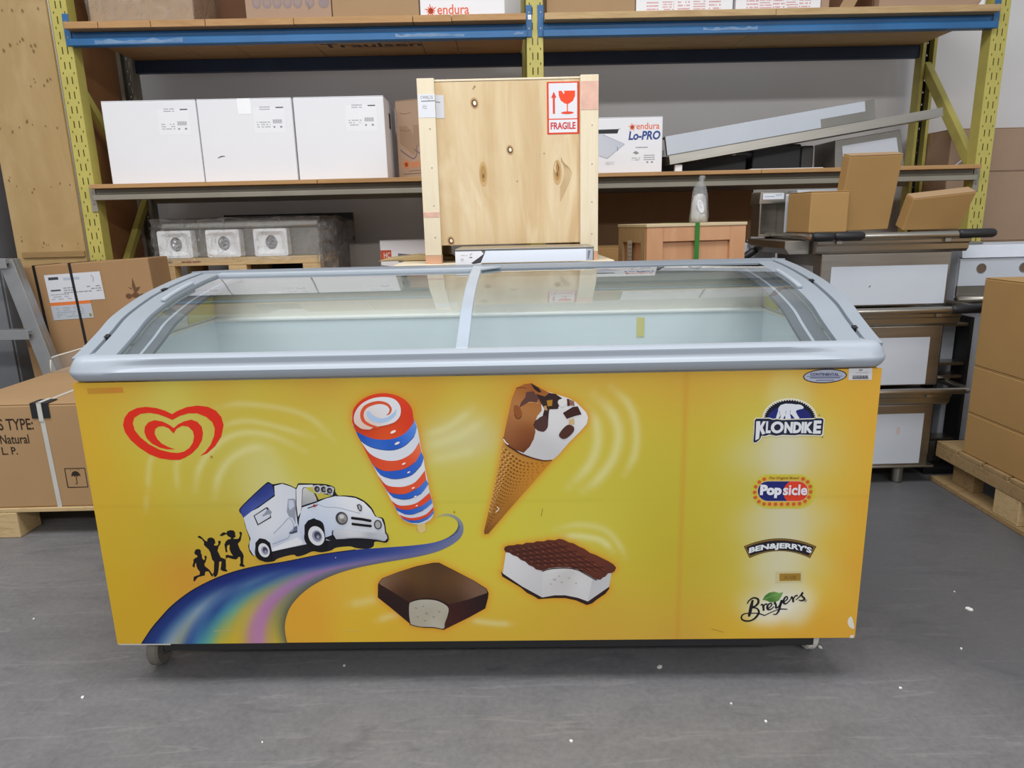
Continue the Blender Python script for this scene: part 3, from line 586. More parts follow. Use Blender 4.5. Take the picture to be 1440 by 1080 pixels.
('p',[[1080,8144,1275,8228,1446,8247,1658,8089,1999,7973,2341,7856,2512,7755,2761,7492,2804,7357,2770,7200,2597,6999,2336,6731,2072,6414,1940,6300,1720,6290,1458,6354,1154,6484,895,6663,734,6858,798,7166,895,7570,967,7881]],[120,680,'#c4c0bc',163,642,'#c0bebe',199,715,'#d6d4d4',234,732,'#d0cecc',268,740,'#dcdada',181,660,'#b8b6b8',234,678,'#c6c4c4'],0),
('p',[[1080,8144,1275,8228,1446,8247,1700,8089,1935,7974,1825,7776,1674,7712,1680,7556,1571,7423,1507,7244,1521,7018,1475,6836,1375,6646,1219,6487,1024,6569,852,6700,734,6867,798,7166,895,7570,967,7881]],[114,814,'#a46228',105,770,'#b07848',92,734,'#9d6438',139,752,'#a8703c',81,698,'#94603c',103,680,'#8a5028',129,698,'#7e4422',120,661,'#5e3018',165,778,'#a86c34',157,805,'#8a4a22'],0),
('s',[1076,8127,1187,8142,1316,8122],.0024,'#7a4420',1),
('p',[[1014,7680,1071,7710,1143,7655,1201,7520,1185,7408,1107,7364,1043,7410,1002,7546]],'#8a5026',1),
('s',[1018,7478,1064,7378,1128,7368,1181,7421],.0021,'#5a2e1a',1),
('s',[1134,7655,1265,7742,1438,7774,1610,7745],.0021,'#c08a58',1),
('p',[[1314,8029,1486,8048,1612,7869,1558,7763,1396,7793,1134,7646,1189,7779,1290,7897]],'#5b3a34',0),
('p',[[1425,8248,1615,8125,1682,8023,1605,8020,1508,8101]],'#2a1a1a',0),
('p',[[1549,7981,1762,7911,1871,7997,2020,7972,2178,7859,2126,7762,2073,7594,1866,7588,1848,7463,1827,7171,1730,7023,1578,7053,1472,7200,1526,7312,1700,7421,1750,7599,1662,7761,1612,7869]],'#33211f',0),
('p',[[1613,7378,1800,7419,1827,7171,1730,7032,1578,7062,1493,7177]],'#4a302c',1),
('p',[[1804,7812,1946,7827,1932,7676,1824,7665]],'#a87a26',0),
('p',[[1729,7667,1790,7688,1823,7553,1758,7577]],'#b98c58',0),
('p',[[2092,7816,2255,7857,2306,7759,2189,7645,2091,7705]],'#d8d6d2',1),
('p',[[2289,7843,2341,7842,2375,7677,2306,7656]],'#4b2620',0),
('p',[[2341,7834,2461,7783,2478,7667,2366,7678]],'#86604e',0),
('p',[[2193,7493,2435,7641,2555,7652,2645,7449,2503,7416,2287,7343]],'#3c201c',0),
('p',[[2339,7320,2459,7354,2476,7205,2338,7176]],'#c4a878',0),
('p',[[2098,6908,2120,6998,2229,7132,2338,7194,2459,7128,2441,7002,2293,6859,2184,6834]],'#4c2a22',1),
('s',[735,6895,817,6710,1002,6569,1153,6466,1458,6345,1720,6276,1918,6287],[.0017,.0045,.0041,.0038,.0034,.0031,.0017],'#4c2616',1),
('s',[734,6858,788,6766,852,6710],.0027,'#e4dcd4',1),
('s',[521,5074,569,5016,486,4931],.0021,'#e8dcc8',1),
]),
('printed_sandwich', [
('p',[[576,3284,629,3233,1126,2858,1627,2557,1950,2625,2225,2611,2547,2526,2800,2421,3348,2831,3362,2771,3258,2620,3052,2469,2915,2348,2777,2303,2501,2440,2225,2509,1903,2513,1533,2487,1397,2580,1237,2669,1079,2823,852,2978,604,3147]],'#2a1815',0),
('p',[[723,3864,1141,3651,1478,3407,1683,3370,1626,2537,1125,2848,620,3233]],[72,356,'#d2d0d0',141,315,'#c4c2c4',158,258,'#b8b6b8',77,326,'#cccacb'],0),
('p',[[1638,3385,1957,3441,2321,3437,2594,3333,2949,3088,2800,2411,2547,2516,2225,2591,1949,2594,1626,2537]],[177,324,'#cac8c8',214,284,'#bcb9b8',167,258,'#c0bebc',205,334,'#d4d2d0',250,303,'#cfcdcc',278,262,'#c6c4c4',223,310,'#aea9a6'],0),
('p',[[2935,3089,3104,3076,3421,3273,3352,2821,2800,2400]],'#b9b7b9',0),
('e',[1953,3040],.0048,.0032,'#aaa5a0',-.3),
('e',[2136,2962],.0038,.0025,'#aaa5a0',-.3),
('e',[1861,2915],.0032,.0021,'#aaa5a0',-.3),
('e',[2319,3086],.0032,.0021,'#aaa5a0',-.3),
('e',[2069,3139],.0027,.0018,'#aaa5a0',-.3),
('e',[2502,2933],.0027,.0018,'#aaa5a0',-.3),
('p',[[670,3915,704,3983,786,4012,922,4020,1013,4048,1149,4036,1240,4084,1421,4082,1512,4120,1693,4117,1783,4155,1964,4143,2077,4181,2189,4155,2324,4079,2437,4053,2594,3953,2707,3902,2865,3777,3001,3726,3182,3624,3319,3548,3456,3457,3525,3362,3489,3262,3413,3213,3322,3204,3254,3115,3186,3085,3132,3026,3027,3037,2776,3196,2548,3334,2321,3387,2048,3390,1820,3368,1637,3300,1477,3337,1410,3408,1297,3460,1208,3560,1095,3612,1006,3702,893,3743,804,3814,713,3830]],[87,391,'#4a241c',160,398,'#5c2c20',232,393,'#64301f',196,354,'#5a2a1e',305,353,'#6a3422',341,332,'#4e261c',159,335,'#48221a',268,323,'#55281c'],0),
('s',[867,3930,954,3877,1041,3825,1128,3772,1216,3719,1303,3667,1391,3614,1478,3561,1566,3508,1654,3455],.0017,'#3a1a15',0),
('s',[1019,3955,1109,3900,1199,3844,1290,3789,1380,3734,1471,3678,1561,3623,1652,3567,1743,3512,1834,3456],.0017,'#3a1a15',0),
('s',[1170,3980,1264,3922,1357,3864,1451,3806,1544,3748,1638,3690,1732,3632,1826,3573,1920,3515,2014,3456],.0017,'#3a1a15',0),
('s',[1322,4006,1418,3945,1515,3884,1611,3823,1708,3763,1805,3702,1902,3640,1999,3579,2097,3518,2194,3457],.0017,'#3a1a15',0),
('s',[1473,4031,1573,3968,1672,3904,1772,3840,1872,3777,1972,3713,2073,3649,2173,3585,2273,3521,2374,3457,2475,3393,2576,3329,2677,3265],.0017,'#3a1a15',0),
('s',[1624,4056,1727,3990,1830,3924,1933,3858,2036,3791,2139,3725,2243,3658,2346,3591,2450,3525,2554,3458,2658,3391,2762,3324,2867,3257],.0017,'#3a1a15',0),
('s',[1775,4081,1881,4013,1987,3944,2093,3875,2199,3806,2306,3736,2413,3667,2520,3597,2627,3528,2734,3458,2841,3389,2949,3319,3056,3249],.0017,'#3a1a15',0),
('s',[1926,4107,2035,4035,2144,3963,2253,3892,2363,3820,2473,3748,2583,3676,2693,3604,2803,3531,2913,3459,3024,3386,3135,3314,3246,3241],.0017,'#3a1a15',0),
('s',[883,3805,972,3816,1061,3827,1150,3838,1239,3849,1328,3861,1416,3872,1505,3883,1594,3894,1682,3905,1771,3916,1859,3928,1948,3939,2036,3950,2124,3961,2213,3972,2301,3983],.0017,'#3a1a15',0),
('s',[1051,3705,1144,3713,1236,3721,1329,3729,1421,3737,1513,3745,1606,3754,1698,3762,1790,3770,1882,3778,1974,3786,2067,3794,2159,3802,2251,3810,2343,3818,2434,3826,2526,3834],.0017,'#3a1a15',0),
('s',[1220,3605,1316,3610,1412,3615,1508,3620,1604,3625,1700,3630,1796,3635,1892,3640,1987,3645,2083,3650,2179,3655,2275,3660,2370,3665,2466,3670,2561,3675,2657,3680,2752,3685],.0017,'#3a1a15',0),
('s',[1389,3505,1489,3507,1588,3509,1688,3511,1787,3512,1887,3514,1986,3516,2086,3518,2185,3520,2284,3522,2384,3523,2483,3525,2582,3527,2682,3529,2781,3531,2880,3533,2979,3534],.0017,'#3a1a15',0),
('s',[2383,3394,2486,3393,2589,3392,2692,3390,2795,3389,2898,3388,3001,3386,3104,3385,3207,3384],.0017,'#3a1a15',0),
('e',[852,3875],.0034,.0014,'#7a4636',-.35),
('e',[1023,3773],.0034,.0014,'#7a4636',-.35),
('e',[1194,3671],.0034,.0014,'#7a4636',-.35),
('e',[1365,3568],.0034,.0014,'#7a4636',-.35),
('e',[1537,3465],.0034,.0014,'#7a4636',-.35),
('e',[1006,3898],.0034,.0014,'#7a4636',-.35),
('e',[1183,3791],.0034,.0014,'#7a4636',-.35),
('e',[1361,3683],.0034,.0014,'#7a4636',-.35),
('e',[1539,3575],.0034,.0014,'#7a4636',-.35),
('e',[1717,3466],.0034,.0014,'#7a4636',-.35),
('e',[1160,3921],.0034,.0014,'#7a4636',-.35),
('e',[1344,3808],.0034,.0014,'#7a4636',-.35),
('e',[1528,3695],.0034,.0014,'#7a4636',-.35),
('e',[1712,3581],.0034,.0014,'#7a4636',-.35),
('e',[1897,3467],.0034,.0014,'#7a4636',-.35),
('e',[1314,3944],.0034,.0014,'#7a4636',-.35),
('e',[1504,3826],.0034,.0014,'#7a4636',-.35),
('e',[1694,3707],.0034,.0014,'#7a4636',-.35),
('e',[1885,3588],.0034,.0014,'#7a4636',-.35),
('e',[2076,3469],.0034,.0014,'#7a4636',-.35),
('e',[1468,3967],.0034,.0014,'#7a4636',-.35),
('e',[1664,3844],.0034,.0014,'#7a4636',-.35),
('e',[1861,3719],.0034,.0014,'#7a4636',-.35),
('e',[2058,3595],.0034,.0014,'#7a4636',-.35),
('e',[2255,3470],.0034,.0014,'#7a4636',-.35),
('e',[2454,3344],.0034,.0014,'#7a4636',-.35),
('e',[1622,3991],.0034,.0014,'#7a4636',-.35),
('e',[1824,3861],.0034,.0014,'#7a4636',-.35),
('e',[2027,3731],.0034,.0014,'#7a4636',-.35),
('e',[2231,3601],.0034,.0014,'#7a4636',-.35),
('e',[2435,3471],.0034,.0014,'#7a4636',-.35),
('e',[2639,3340],.0034,.0014,'#7a4636',-.35),
('e',[1775,4014],.0034,.0014,'#7a4636',-.35),
('e',[1984,3879],.0034,.0014,'#7a4636',-.35),
('e',[2193,3743],.0034,.0014,'#7a4636',-.35),
('e',[2403,3608],.0034,.0014,'#7a4636',-.35),
('e',[2614,3472],.0034,.0014,'#7a4636',-.35),
('e',[2825,3335],.0034,.0014,'#7a4636',-.35),
('e',[1929,4037],.0034,.0014,'#7a4636',-.35),
('e',[2144,3896],.0034,.0014,'#7a4636',-.35),
('e',[2359,3756],.0034,.0014,'#7a4636',-.35),
('e',[2576,3614],.0034,.0014,'#7a4636',-.35),
('e',[2793,3473],.0034,.0014,'#7a4636',-.35),
('e',[3011,3331],.0034,.0014,'#7a4636',-.35),
('e',[2082,4060],.0034,.0014,'#7a4636',-.35),
('e',[2303,3914],.0034,.0014,'#7a4636',-.35),
('e',[2525,3768],.0034,.0014,'#7a4636',-.35),
('e',[2748,3621],.0034,.0014,'#7a4636',-.35),
('e',[2972,3474],.0034,.0014,'#7a4636',-.35),
('e',[3196,3326],.0034,.0014,'#7a4636',-.35),
('s',[1637,3300,1820,3363,2048,3385,2321,3382,2548,3329,2776,3191,3027,3032],.0027,'#2c1512',1),
]),
('printed_chocolate_bar', [
('p',[[-2629,2944,-2595,3035,-2505,3135,-2078,3307,-1609,3461,-1168,3556,-1008,3554,-605,3323,-111,3025,194,2798,237,2680,223,2553,139,2235,-289,1981,-959,1628,-1238,1688,-1565,1708,-1843,1789,-2329,2273,-2658,2586]],[-256,299,'#3a1f16',-214,237,'#241211',-259,258,'#1e0f0e',-65,236,'#3a1614',10,255,'#1e1010',-85,194,'#401a16',-28,215,'#2c1412',-137,278,'#2a1610'],0),
('p',[[-2597,3014,-2496,3130,-2079,3302,-1610,3451,-1169,3546,-1009,3539,-606,3313,-112,3015,189,2778,200,2681,-269,2507,-809,2359,-967,2454,-1197,2513,-1522,2517,-1816,2412,-2208,2709,-2564,2953]],[-252,303,'#80624c',-218,309,'#6b4c34',-162,333,'#5e4222',-111,352,'#4a301c',-155,288,'#5a3c1c',-62,307,'#5c3e22',-25,292,'#775640',14,272,'#6c5648',-64,256,'#3e2416',-119,261,'#3c2413',-184,262,'#341c12',-211,282,'#4a2e1a',-90,287,'#5e4020'],0),
('s',[-1847,2371,-1757,2473,-1521,2527,-1196,2523,-946,2423,-815,2334],.0027,'#1e0f0c',1),
('p',[[-1847,2361,-1758,2452,-1522,2506,-1198,2492,-970,2402,-827,2256,-855,2049,-941,1816,-981,1659,-1237,1704,-1565,1718,-1798,1747,-1861,1956]],[-176,237,'#a29c8c',-139,241,'#b2aca0',-99,220,'#aaa492',-160,195,'#a8a08e',-113,191,'#b4ae9e',-131,216,'#98927e',-176,179,'#a09884',-94,195,'#9c937e'],1),
('e',[-1675,2266],.0034,.0021,'#8a8474',-.4),
('e',[-1486,2315],.0029,.0018,'#8a8474',-.4),
('e',[-1404,2107],.004,.0025,'#8a8474',-.4),
('e',[-1222,2001],.0034,.0021,'#8a8474',-.4),
('e',[-1643,2006],.0029,.0018,'#8a8474',-.4),
('e',[-1074,2156],.0029,.0018,'#8a8474',-.4),
('e',[-1461,1900],.0029,.0018,'#8a8474',-.4),
('s',[-1861,1789,-1565,1708,-1238,1688,-968,1633],.0021,'#2a1812',1),
]),
('printed_bear_logo', [
('p',[[7003,7238,7002,7248,7006,7330,7025,7410,7060,7485,7110,7554,7174,7615,7249,7667,7335,7708,7428,7738,7528,7755,7630,7759,7733,7751,7835,7730,7933,7697,8024,7653,8106,7599,8178,7535,8238,7464,8283,7388,8313,7307,8328,7225,8328,7215]],'#d6d2bc',0),
('p',[[7031,7248,7078,7271,7031,7299,7081,7319,7039,7351,7091,7365,7053,7400,7108,7411,7074,7448,7130,7454,7101,7494,7158,7495,7134,7537,7192,7533,7174,7576,7230,7567,7218,7612,7274,7599,7267,7643,7322,7626,7321,7670,7373,7649,7378,7692,7428,7667,7439,7710,7485,7681,7502,7722,7544,7689,7566,7729,7604,7693,7632,7730,7665,7692,7698,7726,7726,7686,7764,7717,7787,7675,7828,7703,7846,7659,7891,7683,7903,7639,7952,7659,7957,7614,8009,7630,8009,7585,8063,7596,8056,7553,8112,7559,8100,7516,8157,7518,8139,7477,8196,7474,8172,7435,8229,7428,8201,7391,8257,7379,8223,7345,8278,7329,8239,7298,8292,7277,8249,7250,8299,7225]],'#121524',0),
('p',[[7125,7256,7135,7246,7138,7300,7155,7353,7183,7402,7224,7448,7275,7488,7336,7522,7405,7549,7480,7569,7560,7580,7642,7583,7725,7577,7806,7563,7884,7541,7957,7511,8022,7475,8079,7433,8126,7386,8161,7335,8185,7282,8195,7227]],[706,733,'#1c2470',764,749,'#1a2058',808,731,'#1c2468',765,726,'#20287a'],0),
('p',[[7332,7272,7369,7430,7376,7528,7425,7596,7536,7628,7686,7621,7782,7604,7866,7602,7924,7582,7975,7537,7968,7494,7903,7483,7820,7461,7794,7432,7838,7342,7890,7272,7883,7243,7788,7244,7716,7335,7656,7375,7680,7306,7693,7246,7637,7247,7561,7248,7545,7338,7504,7249,7428,7251,7442,7330,7407,7291,7390,7251]],'#d2d4da',0),
('s',[7562,7367,7556,7456],.0014,'#8a8ea0',0),
('s',[7661,7385,7663,7464],.0014,'#8a8ea0',0),
('s',[7397,7449,7445,7290],.0012,'#8a8ea0',1),
('p',[[6807,6681,6811,6942,6804,7242,6848,7291,7180,7285,7258,7254,7351,7268,7485,7250,7637,7247,8222,7252,8277,7271,8447,7268,8498,7222,8497,6993,8500,6833,8456,6794,7931,6823,7819,6800,7513,6820,7362,6796,7208,6835,7133,6806,7028,6808,7004,6738,6914,6649,6848,6629]],'#d4d0bc',0),
('p',[[6820,6691,6830,6942,6824,7221,6859,7267,7172,7261,7259,7230,7353,7242,7487,7220,7638,7223,8224,7227,8288,7251,8439,7245,8474,7212,8472,6994,8470,6854,8435,6818,7930,6847,7817,6829,7512,6846,7361,6822,7206,6859,7113,6827,7008,6828,6984,6748,6903,6669,6846,6656]],'#1c2238',0),
('p',[[6868,6716,6868,6941,6863,7201,6958,7199,6965,7079,7024,7198,7095,7197,7024,7038,7100,6887,7025,6858,6966,6989,6955,6759]],'#d2d3d8',0),
('t','L',.7105,.6893,.7224,.7195,'#d2d3d8',.05,0,0,-.0002),
('e',[7376,7038],.0155,.0151,'#d2d3d8',0),
('e',[7379,7038],.0079,.0081,'#1c2238',0),
('t','NDIK',.7547,.6889,.8237,.7173,'#d2d3d8',.06,0,0,-.0012),
('t','E',.8244,.6861,.843,.7197,'#d2d3d8',.05,0,0,-.0003),
('e',[8367,7329],.0014,.0014,'#5a5a4a',0),
('e',[8482,6769],.0014,.0014,'#3a3a3a',0),
]),
('printed_pill_logo', [
('p',[[7249,5829,7122,5809,7009,5748,6922,5650,6870,5526,6857,5387,6885,5247,6952,5120,7051,5018,7173,4951,7304,4927,8037,4916,8165,4937,8277,5000,8363,5099,8413,5224,8423,5363,8392,5502,8323,5628,8223,5729,8103,5794,7973,5817]],'#bdb53a',0),
('p',[[7277,5782,7162,5764,7060,5708,6982,5620,6934,5508,6923,5382,6949,5256,7009,5141,7099,5048,7208,4988,7327,4966,8016,4956,8132,4975,8233,5032,8311,5121,8356,5234,8365,5360,8337,5486,8275,5600,8185,5691,8076,5750,7958,5771]],'#c9a63c',0),
('p',[[7230,5658,7154,5647,7086,5609,7034,5551,7003,5476,6995,5393,7012,5309,7053,5233,7112,5172,7184,5132,7263,5118,8016,5106,8093,5118,8160,5156,8211,5215,8242,5290,8248,5374,8229,5457,8188,5533,8128,5593,8056,5633,7978,5647]],'#c4b9a0',0),
('p',[[7230,5648,7156,5636,7091,5601,7041,5544,7011,5473,7004,5393,7020,5312,7059,5239,7116,5181,7186,5143,7261,5129,8017,5117,8090,5129,8155,5165,8204,5222,8233,5294,8239,5374,8221,5454,8182,5527,8124,5585,8055,5622,7980,5636]],'#1d2266',0),
('p',[[7741,5121,7677,5206,7635,5301,7628,5395,7658,5504,7724,5596,7779,5639,7997,5636,7979,5638,8042,5628,8102,5601,8155,5559,8197,5505,8226,5442,8239,5375,8236,5307,8216,5245,8182,5191,8134,5151,8078,5125,8016,5117]],'#cf3a22',0),
('e',[7144,5710],.0046,.0046,'#c2562a',0),
('e',[7028,5634],.0046,.0046,'#c2562a',0),
('e',[6945,5512],.0046,.0046,'#c2562a',0),
('e',[6927,5366],.0046,.0046,'#c2562a',0),
('e',[6954,5229],.0046,.0046,'#c2562a',0),
('e',[7048,5118],.0046,.0046,'#c2562a',0),
('e',[7176,5052],.0046,.0046,'#c2562a',0),
('e',[7315,5050],.0046,.0046,'#c2562a',0),
('e',[7462,5044],.0046,.0046,'#c2562a',0),
('e',[7612,5041],.0046,.0046,'#c2562a',0),
('e',[7764,5044],.0046,.0046,'#c2562a',0),
('e',[7910,5042],.0046,.0046,'#c2562a',0),
('e',[8053,5052],.0046,.0046,'#c2562a',0),
('e',[8182,5112],.0046,.0046,'#c2562a',0),
('e',[8271,5221],.0046,.0046,'#c2562a',0),
('e',[8304,5358],.0046,.0046,'#c2562a',0),
('e',[8285,5500],.0046,.0046,'#c2562a',0),
('e',[8210,5623],.0046,.0046,'#c2562a',0),
('e',[8093,5704],.0046,.0046,'#c2562a',0),
('t','Pop',.7057,.5215,.7588,.5567,'#d8d8de',.06,0,0,-.0008),
('t','sicle',.7621,.5281,.8219,.5565,'#d6cfd6',.03,0,0,-.001),
('t','The Original Brand',.7261,.5694,.7994,.5771,'#6a5a1c',.01,.3,0,-.0012),
]),
('printed_banner_logo', [
('p',[[6741,3909,6889,3974,7038,4027,7187,4067,7336,4096,7487,4112,7637,4116,7789,4108,7941,4087,8095,4055,8249,4010,8404,3953,8560,3884,8424,3562,8293,3624,8163,3675,8033,3715,7905,3744,7777,3762,7650,3769,7524,3765,7398,3750,7273,3725,7148,3688,7024,3640,6900,3582]],'#2c2418',0),
('p',[[6759,3903,6904,3965,7050,4015,7196,4054,7342,4081,7489,4096,7637,4100,7786,4092,7935,4073,8085,4042,8236,3999,8388,3945,8541,3879,8410,3581,8281,3641,8152,3689,8024,3728,7897,3755,7771,3773,7646,3780,7521,3776,7396,3762,7273,3738,7149,3703,7027,3657,6904,3601]],'#7a5c24',0),
('p',[[6804,3883,6942,3940,7080,3985,7219,4020,7358,4045,7497,4059,7637,4062,7778,4055,7919,4037,8061,4009,8204,3970,8348,3921,8493,3861,8382,3628,8256,3678,8132,3719,8008,3752,7884,3775,7762,3790,7640,3796,7518,3793,7397,3782,7276,3761,7156,3732,7036,3694,6917,3647]],'#1c1820',0),
('t',"BEN&JERRY'S",.6878,.367,.845,.3867,'#d4d8dc',.045,0,1,-.0021),
]),
('printed_script_logo', [
('e',[7599,2270],.0002,.0002,'#c9c6b4',0),
('p',[[7301,2400,7356,2527,7452,2604,7577,2631,7705,2593,7809,2611,7774,2494,7718,2382,7621,2326,7494,2333,7403,2380]],[734,247,'#4a7a30',770,251,'#7aa25a',753,235,'#3f6a2c',776,257,'#5a8a3c'],0),
('s',[7338,2408,7485,2483,7657,2551,7792,2606],.001,'#8fb070',1),
('s',[7048,2403,7021,2220,6993,2021,6974,1921],[.005,.0085,.008,.005],'#16161c',1),
('s',[6915,2292,6949,2376,7058,2460,7173,2430,7196,2331,7134,2233,7035,2185,7163,2161,7227,2061,7188,1947,7105,1848,6993,1798,6865,1808,6791,1866,6794,1952,6867,2008,7032,2020,7184,2019,7287,1989,7378,1951],[.0025,.0035,.0045,.0055,.006,.005,.0035,.0045,.006,.0055,.0045,.005,.0045,.004,.0035,.003,.003,.0035,.003],'#16161c',1),
('s',[7378,1951,7489,2015,7661,2099,7785,2132,7950,2124],[.003,.0025,.0025,.0035,.0025],'#16161c',1),
('s',[7259,2245,7296,2273,7329,2216,7345,2088],[.0025,.004,.0055,.005],'#16161c',1),
('s',[7330,2202,7372,2272,7427,2277],[.0025,.004,.005],'#16161c',1),
('s',[7443,2135,7538,2242,7527,2299,7472,2285,7432,2201,7457,2124,7532,2134,7603,2207],[.0025,.0035,.0035,.004,.0055,.005,.0035,.0025],'#16161c',1),
('s',[7599,2270,7621,2326,7652,2241,7656,2170,7718,2198,7773,2324,7788,2395,7765,2240,7726,2070,7668,1985,7592,1986],[.0025,.004,.005,.005,.0035,.005,.0055,.0055,.005,.0035,.0025],'#16161c',1),
('s',[7812,2296,7930,2421,7908,2492,7860,2450,7834,2352,7876,2281,7949,2322,8018,2420],[.0025,.0035,.0035,.0045,.0055,.0045,.003,.0025],'#16161c',1),
('s',[8018,2420,8039,2485,8075,2406,8088,2326],[.0025,.004,.005,.005],'#16161c',1),
('s',[8075,2400,8126,2504,8188,2517],[.0025,.0035,.005],'#16161c',1),
('s',[8146,2391,8240,2488,8312,2605,8288,2516,8365,2430,8311,2369,8222,2390],[.002,.003,.005,.004,.005,.0045,.0025],'#16161c',1),
('e',[8394,2374],.0034,.0035,'#4a4a44',0),
('e',[8394,2374],.0019,.0019,'#a8a898',0),
]),
('maker_sticker', [
('e',[8424,8290],.0519,.0176,'#2c2c3a',.02),
('e',[8424,8290],.0492,.0151,'#a2a6b4',.02),
('t','CONTINENTAL',.8073,.8305,.875,.8373,'#3a4064',.05,0,0,-.0013),
('s',[8000,8289,8839,8280],.0012,'#4a5070',0),
('s',[8076,8254,8785,8246],.0027,'#565c7a',0),
('s',[8220,8190,8643,8189],.0027,'#6a7088',0),
]),
('barcode_sticker', [
('p',[[8969,8464,9520,8462,9534,8179,8981,8183]],'#c4c2c4',0),
('t','20',.921,.8397,.9295,.8446,'#4a4a50',.03,0,0,-.0001),
('p',[[9068,8294,9076,8296,9083,8222,9075,8220]],'#3c3c44',0),
('p',[[9092,8294,9106,8295,9113,8221,9098,8220]],'#3c3c44',0),
('p',[[9115,8293,9130,8295,9136,8221,9122,8219]],'#3c3c44',0),
('p',[[9139,8293,9147,8294,9153,8220,9145,8219]],'#3c3c44',0),
('p',[[9162,8292,9177,8294,9183,8220,9169,8218]],'#3c3c44',0),
('p',[[9185,8292,9200,8293,9207,8219,9192,8218]],'#3c3c44',0),
('p',[[9209,8292,9217,8293,9224,8219,9216,8217]],'#3c3c44',0),
('p',[[9232,8291,9247,8293,9253,8218,9239,8217]],'#3c3c44',0),
('p',[[9256,8291,9270,8292,9277,8218,9262,8216]],'#3c3c44',0),
('p',[[9279,8290,9287,8292,9294,8218,9286,8216]],'#3c3c44',0),
('p',[[9302,8290,9317,8291,9324,8217,9309,8216]],'#3c3c44',0),
('p',[[9326,8289,9340,8291,9347,8217,9333,8215]],'#3c3c44',0),
('p',[[9349,8289,9357,8290,9364,8216,9356,8215]],'#3c3c44',0),
('p',[[9373,8288,9387,8290,9394,8216,9380,8214]],'#3c3c44',0),
('p',[[9396,8288,9411,8289,9417,8215,9403,8214]],'#3c3c44',0),
('p',[[9419,8288,9427,8289,9434,8215,9426,8213]],'#3c3c44',0),
('p',[[9074,8235,9444,8235,9446,8211,9076,8212]],'#55555c',0),
('s',[9140,8360,9448,8363],.0014,'#a8a6a8',0),
]),
('beige_sticker', [
('p',[[7589,3191,8253,3203,8276,2883,7592,2871]],'#c0b486',0),
('p',[[7682,3140,8221,3143,8236,2934,7696,2930]],'#96742a',0),
('t','A10B',.7801,.2979,.8118,.3085,'#7a5a20',.03,0,0,-.0004),
]),
('tape_remnant', [
('p',[[-9412,8321,-8529,8331,-8515,8197,-9400,8177]],[-937,825,'#bb8a2a',-910,826,'#b8842a',-875,827,'#c07a2e',-858,825,'#c4862c'],0),
]),
('corner_scuff', [
('p',[[9536,1833,9604,1894,9673,1729,9707,1543,9594,1585,9529,1710]],'#d4cfc0',1),
('p',[[9632,1357,9724,1356,9713,1273,9621,1274]],'#d0ccc0',0),
('p',[[-9753,1291,-8309,1277,-8314,1241,-9701,1254]],'#b8b4a8',0),
('s',[-7110,1655,-6575,1660],.0014,'#b9a878',0),
('s',[-3596,1639,-3219,1625],.0014,'#c8b070',0),
('s',[1668,5010,1630,4799],.001,'#6a5c20',0),
('e',[-555,4946],.0015,.0028,'#7a6a30',0),
('e',[-4648,3726],.0015,.0012,'#b8b8c4',0),
('e',[-3670,3733],.0015,.0012,'#b8b8c4',0),
('s',[6018,1581,6355,1474],.0012,'#a07020',1),
]),
]
